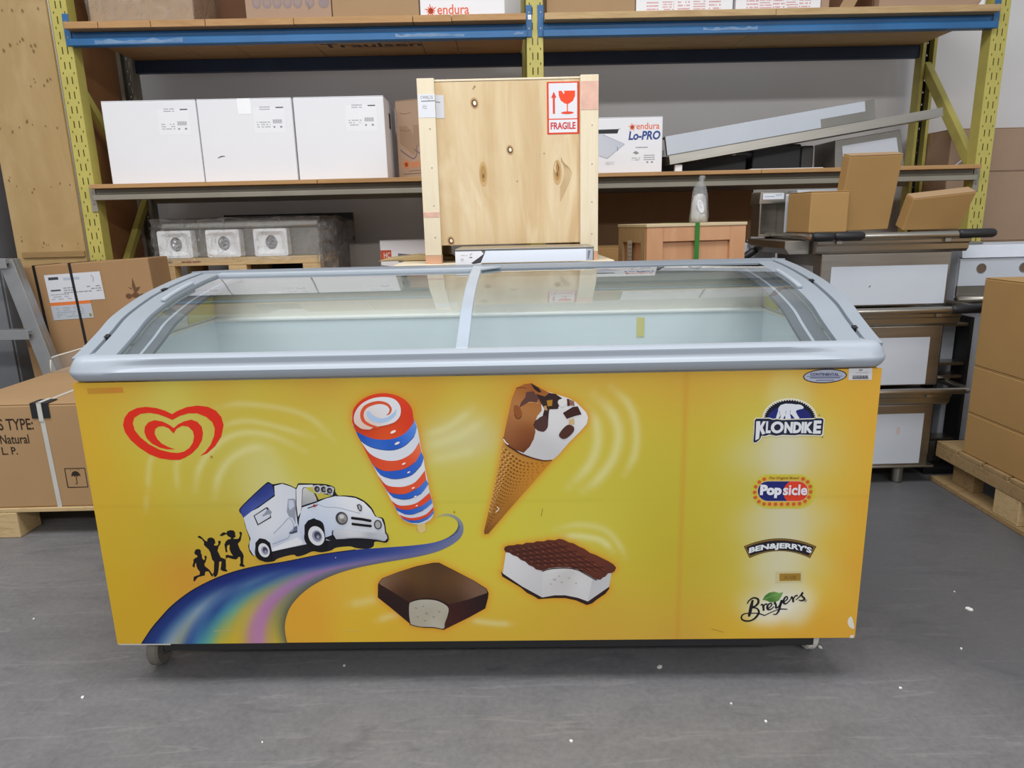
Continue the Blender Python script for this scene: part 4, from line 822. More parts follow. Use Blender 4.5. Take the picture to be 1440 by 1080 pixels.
GROUND = [-971,834,'#c79a30',-857,827,'#c99b30',-629,828,'#c69a36',-419,833,'#c49636',-108,834,'#c69434',98,834,'#c69434',336,836,'#c6963a',506,837,'#c4943a',640,839,'#c8973a',791,838,'#c99a38',958,839,'#cf9a36',-975,735,'#cda22c',-905,752,'#c8a832',-962,623,'#cba22c',-816,750,'#c0b250',-748,731,'#c4bc62',-702,803,'#c2b448',-600,783,'#c0b044',-830,658,'#c4ae36',-919,546,'#c6a430',-745,619,'#c2b040',-664,542,'#bcac44',-956,429,'#c6a228',-864,428,'#c0a22c',-771,426,'#b8a22c',-960,287,'#c6a022',-941,162,'#c89c26',-825,306,'#c8982a',-774,334,'#c88a30',-891,245,'#c49c22',-619,464,'#bca838',-601,617,'#beb04a',-547,616,'#c8c078',-536,559,'#c8c280',-628,385,'#c49c34',-458,798,'#c2ae3c',-412,725,'#c4b246',-383,651,'#c2b248',-356,556,'#c4ba4c',-200,458,'#c4b83e',-128,457,'#c6ba40',-46,682,'#c8c090',-9,718,'#c8c290',-42,773,'#c6b23c',-49,608,'#c6ba58',-16,532,'#c4b842',-180,793,'#c6a63a',28,789,'#c8ae40',233,641,'#c4b63c',234,768,'#c8b048',355,730,'#c4b440',440,764,'#c4a836',443,638,'#bcac38',356,564,'#beb03c',197,529,'#c2b63c',52,415,'#c6bc3e',464,487,'#b8a830',486,350,'#b8a42e',378,332,'#c0ae34',268,451,'#c4ba48',507,229,'#c0a032',379,210,'#c4a236',194,192,'#c6a232',45,172,'#c8a232',48,275,'#ccb43c',-23,357,'#ccb63a',-206,359,'#ccb234',-310,197,'#d0aa2c',-322,280,'#d0ae3a',-457,240,'#d2982c',-491,178,'#d29a2c',-485,140,'#d09c2c',-377,301,'#d2a034',-256,154,'#cfa42c',-106,147,'#cda234',343,142,'#c49a3a',528,146,'#c0963a',561,708,'#c0ac38',569,524,'#bcaa36',576,329,'#baa434',601,187,'#c6a034',657,166,'#cca42e',576,779,'#c4a23a',644,778,'#c2b04a',656,707,'#c0b23c',655,560,'#bcae40',654,407,'#beac3c',661,268,'#c2ac3c',694,633,'#c2ba90',714,445,'#c2ba8e',763,632,'#c8c4b0',761,669,'#c8c4a8',775,454,'#c6c2b0',782,347,'#c8c4aa',739,327,'#c6c09c',797,266,'#c8c4a4',763,226,'#e0dfda',799,230,'#e0ded8',728,202,'#dedccf',756,194,'#d8d4c4',831,242,'#d6d2bc',708,227,'#c8c2a0',819,205,'#d0c8a8',760,802,'#c6b45c',762,780,'#c8c088',841,631,'#c4ba8c',855,443,'#c6ba78',846,326,'#c8ba70',861,703,'#c6b248',881,556,'#c8b03e',894,404,'#ccac38',887,266,'#d0ae3a',914,773,'#cfa236',963,701,'#d29c30',927,630,'#cea436',963,518,'#d09a30',938,403,'#d0a232',963,324,'#d09a30',946,204,'#d2a034',878,153,'#d09c2e',750,148,'#d0a030',970,138,'#cf9a34']
SWOOSH = [([-6265,7779,-5640,7857,-4603,7713,-3927,7430,-3447,6874],.0052,.35),([-6236,7288,-5601,7423,-4824,7264,-3968,6974],.0052,.4),([-7073,5619,-6910,6186,-6481,6740,-5815,7098,-5023,7047,-4179,6609],.006,.5),([-6608,5420,-6430,5989,-6068,6454,-5502,6723,-5061,6679],.0069,.5),([-7527,5626,-7473,6289,-7309,6567],.0052,.3),([-8289,5637,-8157,6300,-8026,6579],.0052,.35),([-8429,5060,-8354,5446],.0052,.2),([-1186,6982,-616,7191,10,7630],.0069,.5),([-1166,6688,-453,6915,260,7320],.0086,.55),([-1132,6318,-473,6455,60,6594],.0086,.4),([2770,7581,2995,7218,3032,6673,2824,6124,2331,5570],.0086,.6),([2940,7933,3372,7481,3550,6938,3418,6299,3036,5747,2684,5470],.0086,.6),([3366,8102,3798,7652,3981,7021,3940,6383,3703,5868],.0069,.5),([2145,4248,2594,4242,3134,4117,3443,3819],.006,.7),([1966,4446,2595,4553,3222,4409,3585,4013,3770,3617],.006,.4),([-3443,2389,-2970,2466,-2588,2585],.0086,.35),([-2728,1903,-2343,2045,-1964,2124],.0069,.4),([-292,1898,265,1808,824,1761],.006,.5)]

# ------------------------------------------------------------------ ice cream display freezer
FZ = thing('display_freezer', (-.0975, 1.6203, 0), 'long yellow ice cream chest freezer with printed front and curved sliding glass lid', 'freezer', rz=-.0256)
YSIDE = mat('yellow_side_panel', '#c89c30', .5, var=.03)
WB, ZT, ZB = .975, .845, .128
# cabinet shell: sides, back and floor round the open tank
cab = MB().box(-WB + .003, -WB + .03, .004, .735, ZB, ZT).box(WB - .03, WB - .003, .004, .735, ZB, ZT).box(-WB + .03, WB - .03, .705, .735, ZB, ZT).box(-WB + .03, WB - .03, .02, .705, ZB, ZB + .03)
cab.build('cabinet', YSIDE, FZ, .003)
MB().box(-.86, .88, .02, .69, .092, ZB - .001).build('base_frame', BLACKP, FZ, .004)
# printed front: the ground colours vary smoothly across the sheet
def pp(l): return [(l[i] / 1e4, l[i + 1] / 1e4) for i in range(0, len(l), 2)]
def front_panel():
    nx, nz = 420, 155
    X, Z = np.meshgrid(np.linspace(-WB, WB, nx), np.linspace(ZB, ZT, nz)); X, Z = X.ravel(), Z.ravel()
    S = [(GROUND[i] / 1000, GROUND[i + 1] / 1000, GROUND[i + 2]) for i in range(0, len(GROUND), 3)]
    C = idw(S, X, Z, 2.6)
    pale = np.array(lin('#d6d296')[:3])
    for pts, w, s in SWOOSH:
        p = [(pts[i] / 1e4, pts[i + 1] / 1e4) for i in range(0, len(pts), 2)]
        q = np.array(spline(p, False, 6)) if len(p) > 2 else np.array(p)
        t = np.linspace(0, 1, len(q)); D = np.full(len(X), 9.0); Tm = np.zeros(len(X))
        for k in range(len(q) - 1):
            a, b = q[k], q[k + 1]; ab = b - a; u = np.clip(((X - a[0]) * ab[0] + (Z - a[1]) * ab[1]) / (ab @ ab), 0, 1)
            d = np.hypot(X - a[0] - u * ab[0], Z - a[1] - u * ab[1]); m_ = d < D; D[m_] = d[m_]; Tm[m_] = (t[k] + u / len(q))[m_]
        al = np.exp(-(D / (w * 1.45)) ** 2) * s * .95 * np.clip(np.sin(PI * np.clip(Tm, .06, .94)) * 1.6, 0, 1)
        C = C * (1 - al[:, None]) + pale * al[:, None]
    seam = np.exp(-((Z - .5215) / .0022) ** 2) * .13 * (.25 + .75 * (np.sin(X * 7 + 1.1) > -.2)); C *= (1 - seam[:, None])
    seam = np.exp(-((X - .515) / .007) ** 2) * .5; C = C * (1 - seam[:, None]) + np.array(lin('#c08a2c')[:3]) * seam[:, None]
    # orange airbrushed halo printed round each treat
    orange = np.array(lin('#cf8a24')[:3])
    for nm, items in ART:
        if nm not in ('printed_swirl_ice', 'printed_cone', 'printed_sandwich', 'printed_chocolate_bar'): continue
        D = np.full(len(X), 9.0)
        for it in items:
            if it[0] != 'p' or len(it[1][0]) < 14: continue
            q = np.array(pp(it[1][0])); q = np.vstack([q, q[:1]])
            for a, b in zip(q, q[1:]):
                ab = b - a; u = np.clip(((X - a[0]) * ab[0] + (Z - a[1]) * ab[1]) / (ab @ ab + 1e-12), 0, 1)
                D = np.minimum(D, np.hypot(X - a[0] - u * ab[0], Z - a[1] - u * ab[1]))
        al = np.exp(-(D / .0095) ** 1.5)[:, None] * .75; C = C * (1 - al) + orange * al
    v = np.stack([X, np.zeros_like(X), Z], 1)
    f = [(j * nx + i, j * nx + i + 1, (j + 1) * nx + i + 1, (j + 1) * nx + i) for j in range(nz - 1) for i in range(nx - 1)]
    me = bpy.data.meshes.new('front_panel')
    k = len(v); rim = [(-WB, .004, ZB), (WB, .004, ZB), (WB, .004, ZT), (-WB, .004, ZT)]
    c4 = [0, nx - 1, nx * nz - 1, nx * (nz - 1)]
    f += [(k + i, k + (i + 1) % 4, c4[(i + 1) % 4], c4[i]) for i in range(4)]
    me.from_pydata([tuple(p) for p in v] + rim, [], f)
    a = me.color_attributes.new('Col', 'FLOAT_COLOR', 'POINT')
    cc = np.vstack([C, np.tile(np.array(lin('#c89c30')[:3]), (4, 1))]); a.data.foreach_set('color', np.hstack([cc, np.ones((len(cc), 1))]).astype('f').ravel())
    me.materials.append(VINYL); me.update()
    o = bpy.data.objects.new('front_panel', me); COL.objects.link(o); o.parent = FZ
    o['label'] = 'yellow printed front with treats, truck and logos'
    return o
PANEL = front_panel()
for nm, items in ART:
    k = Ink((0, 0, 0))
    for it in items:
        if it[0] == 'p':
            c = it[2] if isinstance(it[2], str) else [(it[2][i] / 1e3, it[2][i + 1] / 1e3, it[2][i + 2]) for i in range(0, len(it[2]), 3)]
            k.poly([pp(l) for l in it[1]], c, it[3])
        elif it[0] == 's': k.stroke(pp(it[1]), it[2], it[3], it[4])
        elif it[0] == 'e':
            (cx, cy), = pp(it[1]); k.ell(cx, cy, it[2], it[3], it[4], it[5])
        elif it[0] == 't':
            _, s, x0, z0, x1, z1, c, bold, shear, arch, slope = it
            k.text(s, x0, z0, x1, z1, c, bold, shear, .055 if arch else 0, slope)
        elif it[0] == 'r':                                   # road: colour bands that follow its two edges
            def even(l, n):
                q = np.array(spline(pp(l), False, 6)); d = np.r_[0, np.cumsum(np.hypot(*np.diff(q, axis=0).T))]; t = np.linspace(0, d[-1], n)
                return np.stack([np.interp(t, d, q[:, 0]), np.interp(t, d, q[:, 1])], 1)
            nt, ns = 70, 40; E, Bk = even(it[1][0], nt), even(it[1][1], nt); s = np.linspace(0, 1, ns)
            rows = [np.stack([np.interp(s, [a for a, _ in row], [lin(h)[c] ** .4545 for _, h in row]) for c in range(3)], 1) for _, row in it[2]]
            tt = [a for a, _ in it[2]]; v, c = [], []
            for i in range(nt):
                t = i / (nt - 1); j = min(max(k_ for k_ in range(len(tt)) if tt[k_] <= t), len(tt) - 2); u = (t - tt[j]) / (tt[j + 1] - tt[j])
                cc = (rows[j] * (1 - u) + rows[j + 1] * u) ** 2.2
                for q in range(ns): v.append(E[i] * (1 - s[q]) + Bk[i] * s[q]); c.append(tuple(cc[q]))
            k.put(v, [(i * ns + q, i * ns + q + 1, (i + 1) * ns + q + 1, (i + 1) * ns + q) for i in range(nt - 1) for q in range(ns - 1)], c)
        elif it[0] == 'w':                                   # waffle cells between the rim and the tip of the cone
            A, Bq, T = [Vector(p) for p in pp(it[1])]
            rw = random.Random(2)
            for i in range(23):
                for j in range(11):
                    u = (i + .5) / 23; t = (j + .35 + (.0 if i % 2 else .3)) / 11
                    if t > .95 or u > .95: continue
                    du = u + .09 * math.sin(PI * t) * (1 - u)
                    e0 = A.lerp(T, min(du, .985)); e1 = Bq.lerp(T, min(du, .985)); p = e0.lerp(e1, t)
                    w = (e1 - e0).length / 11 * .27 + .0004; h = .0040 * (1 - .55 * u)
                    c = '#7d5224' if t < .2 else '#6a3f14' if t < .5 else '#8a5519' if t < .75 else '#a3691f'
                    k.put([(p.x - w, p.y + h * .6), (p.x - w * .7, p.y - h * .5), (p.x + w, p.y - h * .8), (p.x + w * .8, p.y + h * .4)], [(0, 1, 2, 3)], lin(c)); k.h -= k.step
                    if t < .3 and u < .8: k.ell(p.x - w * 1.6, p.y + h * .7, .0019, .0014, '#dcb67a', 0, 8); k.h -= k.step
            k.h += k.step
    k.build(nm, PANEL, None, VINYL)

# casters
for (x, y, c) in ((-.925, .105, '#6d675e'), (.918, .155, '#d6d3c8'), (-.90, .62, '#6d675e'), (.90, .62, '#6d675e')):
    TY = mat('tyre_' + c[1:], c, .6)
    o = MB().lathe([(.014, -.014), (.044, -.016), (.05, -.010), (.05, .010), (.044, .016), (.014, .014)], (x, y, .05), 24, 'x').build('caster_wheel', TY, FZ, smooth=False, fix=True)
    MB().lathe([(0, -.018), (.016, -.018), (.022, -.0165), (.022, .0165), (.016, .018), (0, .018)], (x, y, .05), 16, 'x').build('wheel_hub', STEELD, o, fix=True)
    MB().prism([(y - .03, .098), (y + .03, .098), (y + .012, .042), (y - .012, .042)], x - .026, x - .020).prism([(y - .03, .098), (y + .03, .098), (y + .012, .042), (y - .012, .042)], x + .020, x + .026).box(x - .03, x + .03, y - .035, y + .035, .093, .099).build('caster_fork', STEELD, FZ, fix=True)

# lid: outer profile of the curved top (y, z)
PROF = [(.030, .8985), (.046, .9035), (.085, .9185), (.15, .9455), (.22, .9765), (.34, 1.0085), (.43, 1.0255), (.55, 1.0425), (.64, 1.052), (.705, 1.0575)]
PR = spline(PROF, False, 5)
def offset(pr, d):
    out = []
    for i, p in enumerate(pr):
        a, b = Vector(pr[max(i - 1, 0)]), Vector(pr[min(i + 1, len(pr) - 1)]); t = (b - a).normalized(); out.append((p[0] - t.y * d, p[1] + t.x * d))
    return out
def ribbon(name, x0, x1, dz_top, dz_bot, m, parent, pr=PR, bevel=.003):
    t, b = offset(pr, dz_top), offset(pr, dz_bot)
    secs = [[(x0, tt[0], tt[1]), (x1, tt[0], tt[1]), (x1, bb[0], bb[1]), (x0, bb[0], bb[1])] for tt, bb in zip(t, b)]
    return MB().sweep(secs).build(name, m, parent, bevel, fix=True)
# front bumper: one moulding that turns the two front corners
def bumper_section(g):
    # (out, z): out is the distance in front of the cabinet face; g = depth of the long groove
    return [(-.009, .8455), (-.004, .8466), (.0035, .8535), (.0092, .8635), (.0108, .8715), (.0085 - .010 * g, .8755 + .002 * g), (.0065 - .012 * g, .882), (.0030 - .010 * g, .889), (-.0006 - .004 * g, .8955), (-.005, .9005), (-.0115, .9045), (-.020, .9065), (-.030, .9070), (-.046, .9060), (-.050, .895), (-.050, .846)]
path = []          # (x, y, outward nx, ny)
R = .042; HX = .985
for i in range(4): path.append((-HX, .16 - i * .03, -1, 0))
for i in range(9):
    a = PI + (PI / 2) * i / 8; path.append((-HX + R + R * math.cos(a), R + R * math.sin(a), math.cos(a), math.sin(a)))
for i in range(1, 40):
    path.append((-HX + R + (2 * HX - 2 * R) * i / 40, 0, 0, -1))
for i in range(9):
    a = -PI / 2 + (PI / 2) * i / 8; path.append((HX - R + R * math.cos(a), R + R * math.sin(a), math.cos(a), math.sin(a)))
for i in range(4): path.append((HX, .07 + i * .03, 1, 0))
secs = []
for x, y, nx, ny in path:
    g = 0 if abs(ny) < .99 else max(0, min(1, (.885 - abs(x + .005)) / .10))
    secs.append([(x + nx * o, y + ny * o, z) for o, z in bumper_section(g ** .7)])
bo = MB().sweep(secs).build('front_bumper', PLAST, FZ, smooth=True, fix=True)
es = bo.modifiers.new('edges', 'EDGE_SPLIT'); es.split_angle = math.radians(50)
# side cheeks under the frame
for s in (-1, 1):
    pts = [(.035, .8455)] + [(y, z - .016) for y, z in PR[2:]] + [(.742, 1.046), (.745, .8455)]
    x0, x1 = sorted((s * .984, s * .9275))
    MB().prism(pts, x0, x1).build('side_cheek', PLAST, FZ, .004, fix=True)
    x0, x1 = sorted((s * .987, s * .952)); outer = ribbon('side_frame', x0, x1, .004, -.014, FRAME, FZ)
    x0, x1 = sorted((s * .9515, s * .944)); ribbon('slide_groove', x0, x1, -.006, -.016, PLAST_D, outer, bevel=0)
    x0, x1 = sorted((s * .9435, s * .885)); inner = ribbon('track_rail', x0, x1, .002, -.014, FRAME, FZ)
    x0, x1 = sorted((s * .899, s * .885)); ribbon('pull_ridge', x0, x1, .012, .0015, mat('pale_plastic', '#a4adb5', .35), inner, pr=PR[24:34], bevel=.004)
    for k in (13, 30) if s < 0 else (11, 27):
        x0, x1 = sorted((s * .9555, s * .9445)); p = PR[k]; q = PR[k + 1]
        ribbon('rubber_stop', x0, x1, .0055, -.004, BLACKP, outer, pr=[p, ((p[0] + q[0]) / 2, (p[1] + q[1]) / 2), q], bevel=0)
# rear rail and the two runners below it
def rear(name, pts, m, x0, x1, bevel=.003): return MB().prism(pts, x0, x1).build(name, m, FZ, bevel, fix=True)
RC = .05
secs = []
for x in [-.987 + .1 * t for t in (0, .15, .4, 1)] + [0] + [.987 - .1 * t for t in (1, .4, .15, 0)]:
    e = min(1, (.987 - abs(x)) / .10); dy = -.05 * (1 - e) ** 2
    secs.append([(x, y + (dy if y > .72 else 0), z) for y, z in ((.700, 1.040), (.760, 1.040), (.766, 1.050), (.762, 1.062), (.750, 1.066), (.700, 1.0625))])
MB().sweep(secs).build('rear_rail', PLAST_D, FZ, .002, fix=True)
MB().prism([(.668, 1.046), (.700, 1.047), (.700, 1.0605), (.668, 1.0585)], -.886, .886).build('rear_track', PLAST, FZ, .003, fix=True)
MB().box(-.984, .984, .73, .745, .8455, 1.041).build('rear_skirt', PLAST_D, FZ, .003)
# sliding glass lids
GLASS = glass_mat('lid_glass', (.96, .975, .975, 1), 1.75, 0, 0)
def lid(name, x0, x1, lift, edge_x):
    k = [i for i, p in enumerate(PR) if p[0] > .036 and p[0] < .69]; pr = [PR[i] for i in k]
    t, b = offset(pr, lift + .004), offset(pr, lift)
    secs = [[(x0, tt[0], tt[1]), (x1, tt[0], tt[1]), (x1, bb[0], bb[1]), (x0, bb[0], bb[1])] for tt, bb in zip(t, b)]
    o = MB().sweep(secs).build(name, GLASS, FZ, fix=True)
    for p in o.data.polygons:
        if abs(p.normal.x) < .5: p.use_smooth = True
    es = o.modifiers.new('edges', 'EDGE_SPLIT'); es.split_angle = math.radians(40)
    return o
gl = lid('glass_lid', -.884, -.012, -.010, 0); gl['label'] = 'left sliding glass lid'
gr = lid('glass_lid', -.034, .884, -.001, 0); gr['label'] = 'right sliding glass lid, overlapping the left one'
ribbon('lid_edge_trim', -.040, -.008, .007, -.003, mat('trim_plastic', '#a3adb8', .35), gr, pr=[p for p in PR if p[0] > .036])
MB().prism([(.640, 1.0535), (.672, 1.0595), (.672, 1.0650), (.640, 1.0590)], -.008, .884).build('lid_back_trim', PLAST_D, gr, .002, fix=True)
MB().add([(-.008, .640, 1.0592), (.055, .640, 1.0592), (-.008, .600, 1.0545), (-.008, .640, 1.0652), (.055, .640, 1.0652), (-.008, .600, 1.0605)], [(0, 1, 2), (3, 5, 4), (0, 3, 4, 1), (1, 4, 5, 2), (2, 5, 3, 0)]).build('corner_grip', PLAST, gr, .001, fix=True)
# inner tank
TANK = mat('tank_liner', '#d6dfe1', .4, var=.015, scale=2)
TANKW = mat('tank_upper_wall', '#dedcd0', .45, var=.015, scale=2)
tk = MB()
X1, Y0, Y1, Zb, Z1 = .915, .085, .672, .27, .897
tk.add([(-X1, Y0, Zb), (X1, Y0, Zb), (X1, Y1, Zb), (-X1, Y1, Zb), (-X1, Y0, Z1), (X1, Y0, Z1), (X1, Y1, Z1), (-X1, Y1, Z1)],
       [(0, 1, 2, 3), (0, 4, 5, 1), (1, 5, 6, 2), (2, 6, 7, 3), (3, 7, 4, 0)])
t_ = tk.build('tank', TANK, FZ); so = t_.modifiers.new('gauge', 'SOLIDIFY'); so.thickness = .006; so.offset = -1
MB().box(-.92, .92, Y1 - .004, .712, Z1, Z1 + .012).build('tank_rim', mat('tank_rim_white', '#e2e3df', .3, var=.01), FZ, .004)
for s in (-1, 1):
    x0, x1 = sorted((s * .93, s * (X1 - .004)))
    MB().box(x0, x1, Y0, Y1 - .005, Z1, Z1 + .012).build('tank_side_rim', TANKW, FZ, .004)
MB().box(-.925, .925, .700, .712, Z1 + .012, 1.039).build('tank_upper_wall', TANKW, FZ)
for s in (-1, 1):
    x0, x1 = sorted((s * .815, s * .8835)); fl = ribbon('inner_flange', x0, x1, -.017, -.026, mat('flange_grey', '#62686d', .4), FZ, bevel=.001)
    x0, x1 = sorted((s * .838, s * .846)); ribbon('flange_ridge', x0, x1, -.0155, -.0168, PLAST, fl, bevel=0)
    x0, x1 = sorted((s * .920, s * .926)); MB().prism([(.16, Z1 + .012), (.16, .93), (.40, 1.00), (.69, 1.035), (.69, Z1 + .012)], x0, x1).build('tank_side_wall', TANKW, FZ, fix=True)
STK = mat('pale_yellow_label', '#cfc77a', .6, var=.04)
MB().box(-.9195, -.9185, .50, .69, .915, .985).build('yellow_label', STK, FZ)
MB().box(.50, .525, .6700, .6712, .82, .885).build('yellow_label', STK, FZ)
MB().box(.9185, .9195, .55, .68, .915, .99).build('yellow_label', STK, FZ)

# ------------------------------------------------------------------ cartons
TAPE = mat('packing_tape', '#b79a74', .35, var=.03)
TAPEW = mat('clear_tape_on_white', '#cfd0d2', .3, var=.02)
def carton(name, loc, size, label, m=CARD, rz=0, rot=None, group=None, tape=True, art=None, tape_m=None, flaps=True):
    """carton standing on loc (centre of its front bottom edge); size = width, depth, height"""
    w, d, h = size
    t = thing(name, loc, label, 'box', group, rz, rot)
    MB().box(-w / 2, w / 2, 0, d, 0, h - .004).build('body', m, t, .005)
    if flaps:
        MB().box(-w / 2 + .001, w / 2 - .001, .001, d / 2 - .0012, h - .0038, h).build('flap', m, t, .0015)
        MB().box(-w / 2 + .001, w / 2 - .001, d / 2 + .0012, d - .001, h - .0038, h).build('flap', m, t, .0015)
    if tape:
        MB().box(-w / 2 - .0008, w / 2 + .0008, d / 2 - .025, d / 2 + .025, h, h + .0006).box(-w / 2 - .0008, -w / 2, d / 2 - .025, d / 2 + .025, h - .06, h).box(w / 2, w / 2 + .0008, d / 2 - .025, d / 2 + .025, h - .06, h).build('tape_strip', tape_m or TAPE, t)
    if art:
        for nm, fn in art.items():
            k = Ink((-w / 2, 0, 0)); fn(k, w, h); k.build(nm, t)
    return t

# upper deck, left bay
ZU = 2.2225
def box_u(name, a0, a1, d, h, label, m, b=.05, **kw):
    x, y, z = RW((a0 + a1) / 2, b, ZU); return carton(name, (x, y, z), (a1 - a0, d, h), label, m, RZ, **kw)
box_u('cardboard_carton', -2.17, -1.325, .22, .50, 'large dark brown carton standing behind the film wrapped one on upper deck', CARD_R, b=.40)
wrapped = box_u('wrapped_carton', -2.10, -1.578, .33, .42, 'film wrapped cardboard carton at the left end of the upper deck', CARD, b=.03)
def film_skin(x0, x1, y0, y1, z0, z1, parent, m=FILM, seed=1, n=(16, 9), amp=.007, name='film_wrap'):
    r = random.Random(seed); mb = MB()
    per = [(x0, y0), (x1, y0), (x1, y1), (x0, y1)]; cols = []
    for k in range(4):
        a, b = per[k], per[(k + 1) % 4]; nn = n[0] if k % 2 == 0 else n[0] // 2
        for i in range(nn): cols.append((a[0] + (b[0] - a[0]) * i / nn, a[1] + (b[1] - a[1]) * i / nn))
    cx, cy = (x0 + x1) / 2, (y0 + y1) / 2; M = len(cols); v = []
    for j in range(n[1] + 1):
        for c in cols:
            s = 1 + r.uniform(0, amp) / max(.1, abs(c[0] - cx) + abs(c[1] - cy)) * 2
            v.append((cx + (c[0] - cx) * s, cy + (c[1] - cy) * s, z0 + (z1 - z0) * j / n[1] + r.uniform(-amp, amp) * .5))
    f = [(j * M + i, j * M + (i + 1) % M, (j + 1) * M + (i + 1) % M, (j + 1) * M + i) for j in range(n[1]) for i in range(M)]
    k = len(v); v.append((cx, cy, z1 + amp)); f += [(n[1] * M + i, n[1] * M + (i + 1) % M, k) for i in range(M)]
    return mb.add(v, f).build(name, m, parent)
film_skin(-.266, .266, -.006, .336, .0, .426, wrapped, seed=4)
def art_scallop(k, w, h):
    for i in range(7):
        x = .06 + i * .052 if i < 5 else .33 + (i - 5) * .075
        k.ell(x, .10, .024, .028, '#8d7c7a'); k.ell(x, .104, .015, .018, '#9a8378')
    k.stroke([(.318, .10), (.326, .075), (.322, .066)], .006, '#7c6d70')
    k.ell(.40, .095, .026, .024, '#8d7c7a')
    k.rect(.02, .0, w - .02, .003, '#a88a6a')
box_u('printed_carton', -1.318, -.880, .40, .40, 'brown carton with faded grey scalloped print on upper deck', CARD_P, art={'faded_print': art_scallop})
box_u('plain_carton', -.876, -.431, .40, .40, 'plain brown carton between the scalloped and the white carton on upper deck', CARD)
def splash(k, x, y, s, c):
    for i in range(11):
        a = 2 * PI * i / 11; rr = s * (1.0 if i % 2 else .72)
        k.stroke([(x, y), (x + rr * math.cos(a), y + rr * math.sin(a))], [s * .34, s * .10], c, 0); k.h -= k.step
    k.ell(x, y, s * .42, s * .42, c)
def art_endura(k, w, h):
    splash(k, .055, .048, .032, '#e2603a'); k.text('endura', .088, .030, .252, .077, '#e2603a', .012)
    k.stroke([(.105, .018), (.185, .020)], .002, '#9a9a9c', 0); k.fuzz(.03, .004, .28, .009, 1, '#8a8a8c', 3)
box_u('white_carton', -.426, .011, .40, .40, 'white carton printed in orange at the middle of the upper deck', WHITEBOX, art={'orange_print': art_endura}, tape_m=TAPEW)
# upper deck, right bay
box_u('brown_carton', .226, .686, .40, .36, 'brown carton next to the yellow middle post on upper deck', CARD)
def art_red(seed):
    def f(k, w, h):
        for i in range(5):
            x = .055 + i * (w - .10) / 5
            k.fuzz(x, .028, x + .062, .075, 3 + i % 2, '#d49a98', seed + i, .9)
        k.fuzz(.055, .10, w - .05, .14, 2, '#d49a98', seed + 9)
    return f
box_u('white_carton', .690, 1.195, .40, .36, 'white carton with small red print, nearer the middle post', WHITEBOX, art={'red_print': art_red(1)}, tape_m=TAPEW)
box_u('white_carton', 1.210, 1.655, .40, .36, 'white carton with small red print, second from the middle post', WHITEBOX, art={'red_print': art_red(20)}, tape_m=TAPEW)
box_u('narrow_carton', 1.658, 1.700, .38, .36, 'narrow brown carton squeezed beside the white cartons on upper deck', CARD_P, tape=False, flaps=False)
ob = thing('open_carton', RW(1.83, .10, ZU), 'open brown carton with folded out flap on upper deck', 'box', rz=RZ)
MB().box(-.115, .125, .18, .185, 0, .30).box(-.115, -.11, 0, .18, 0, .30).box(.12, .125, 0, .18, 0, .30).box(-.115, .125, 0, .18, 0, .006).build('body', CARD_R, ob)
MB().add([(-.09, -.06, .005), (-.02, -.06, .001), (.10, -.02, .20), (.03, -.02, .20), (-.09, -.055, .009), (-.02, -.055, .005), (.10, -.015, .204), (.03, -.015, .204)], [(0, 1, 2, 3), (4, 7, 6, 5), (0, 4, 5, 1), (1, 5, 6, 2), (2, 6, 7, 3), (3, 7, 4, 0)]).build('flap', CARD, ob)
box_u('brown_carton', 1.962, 2.50, .40, .33, 'brown carton at the right end of the upper deck', CARD_P)
MB().add([(0, 0, 0), (.045, 0, 0), (.045, 0, .055), (0, .005, 0), (.045, .005, 0), (.045, .005, .055)], [(0, 1, 2), (3, 5, 4), (0, 3, 4, 1), (1, 4, 5, 2), (2, 5, 3, 0)]).build('paper_sheet', WHITEBOX)
o = bpy.data.objects['paper_sheet']; o.location = RW(2.45, .02, ZU); o.rotation_euler.z = RZ; tag(o, 'small white paper corner sticking up at the right end of upper deck', 'paper')

# lower deck, left bay: three white cartons
ZL = 1.445
def art_label(seed, mark=None):
    def f(k, w, h):
        k.rect(w - .205, h - .175, w - .04, h - .045, '#f0f0f3')
        k.fuzz(w - .17, h - .062, w - .115, h - .040, 2, '#9a9ca2', seed, .95)
        k.stroke([(w - .085, h - .049), (w - .045, h - .049)], .006, '#55575c', 0)
        k.fuzz(w - .19, h - .15, w - .12, h - .115, 3, '#a9abb0', seed + 1, .8)
        for i in range(9): k.rect(w - .105 + i * .0055, h - .128, w - .102 + i * .0055, h - .108, '#8e9096'); k.h -= k.step
        k.h += k.step
        k.rect(w - .105, h - .150, w - .095, h - .141, '#9a9ca2'); k.rect(w - .07, h - .150, w - .058, h - .141, '#9a9ca2')
        if mark == 'dash': k.stroke([(.08, .127), (.10, .135), (.118, .135)], [.003, .006, .003], '#5a5a5e')
    return f
for i, (a0, a1, lab) in enumerate(((-2.122, -1.630, 'big white carton at the left end, beside the yellow post'), (-1.624, -1.128, 'big white carton in the middle of the three, with a dark dash'), (-1.119, -.643, 'big white carton on the right of the three, beside the brown carton'))):
    t = carton('white_carton', RW((a0 + a1) / 2, .05, ZL), (a1 - a0, .42, .424), lab, WHITEBOX, RZ, group='big white cartons on the lower deck', art={'shipping_label': art_label(i * 7 + 2, 'dash' if i == 1 else None)}, tape_m=TAPEW)
    if i == 1: MB().box(-.035, .035, -.0012, -.0004, .345, .4235).build('tape_end', mat('bright_tape', '#f8f9fc', .3), t)
    if i == 2: MB().box(.2385, .2395, .16, .22, .28, .36).build('hand_hole', BLACKP, t)
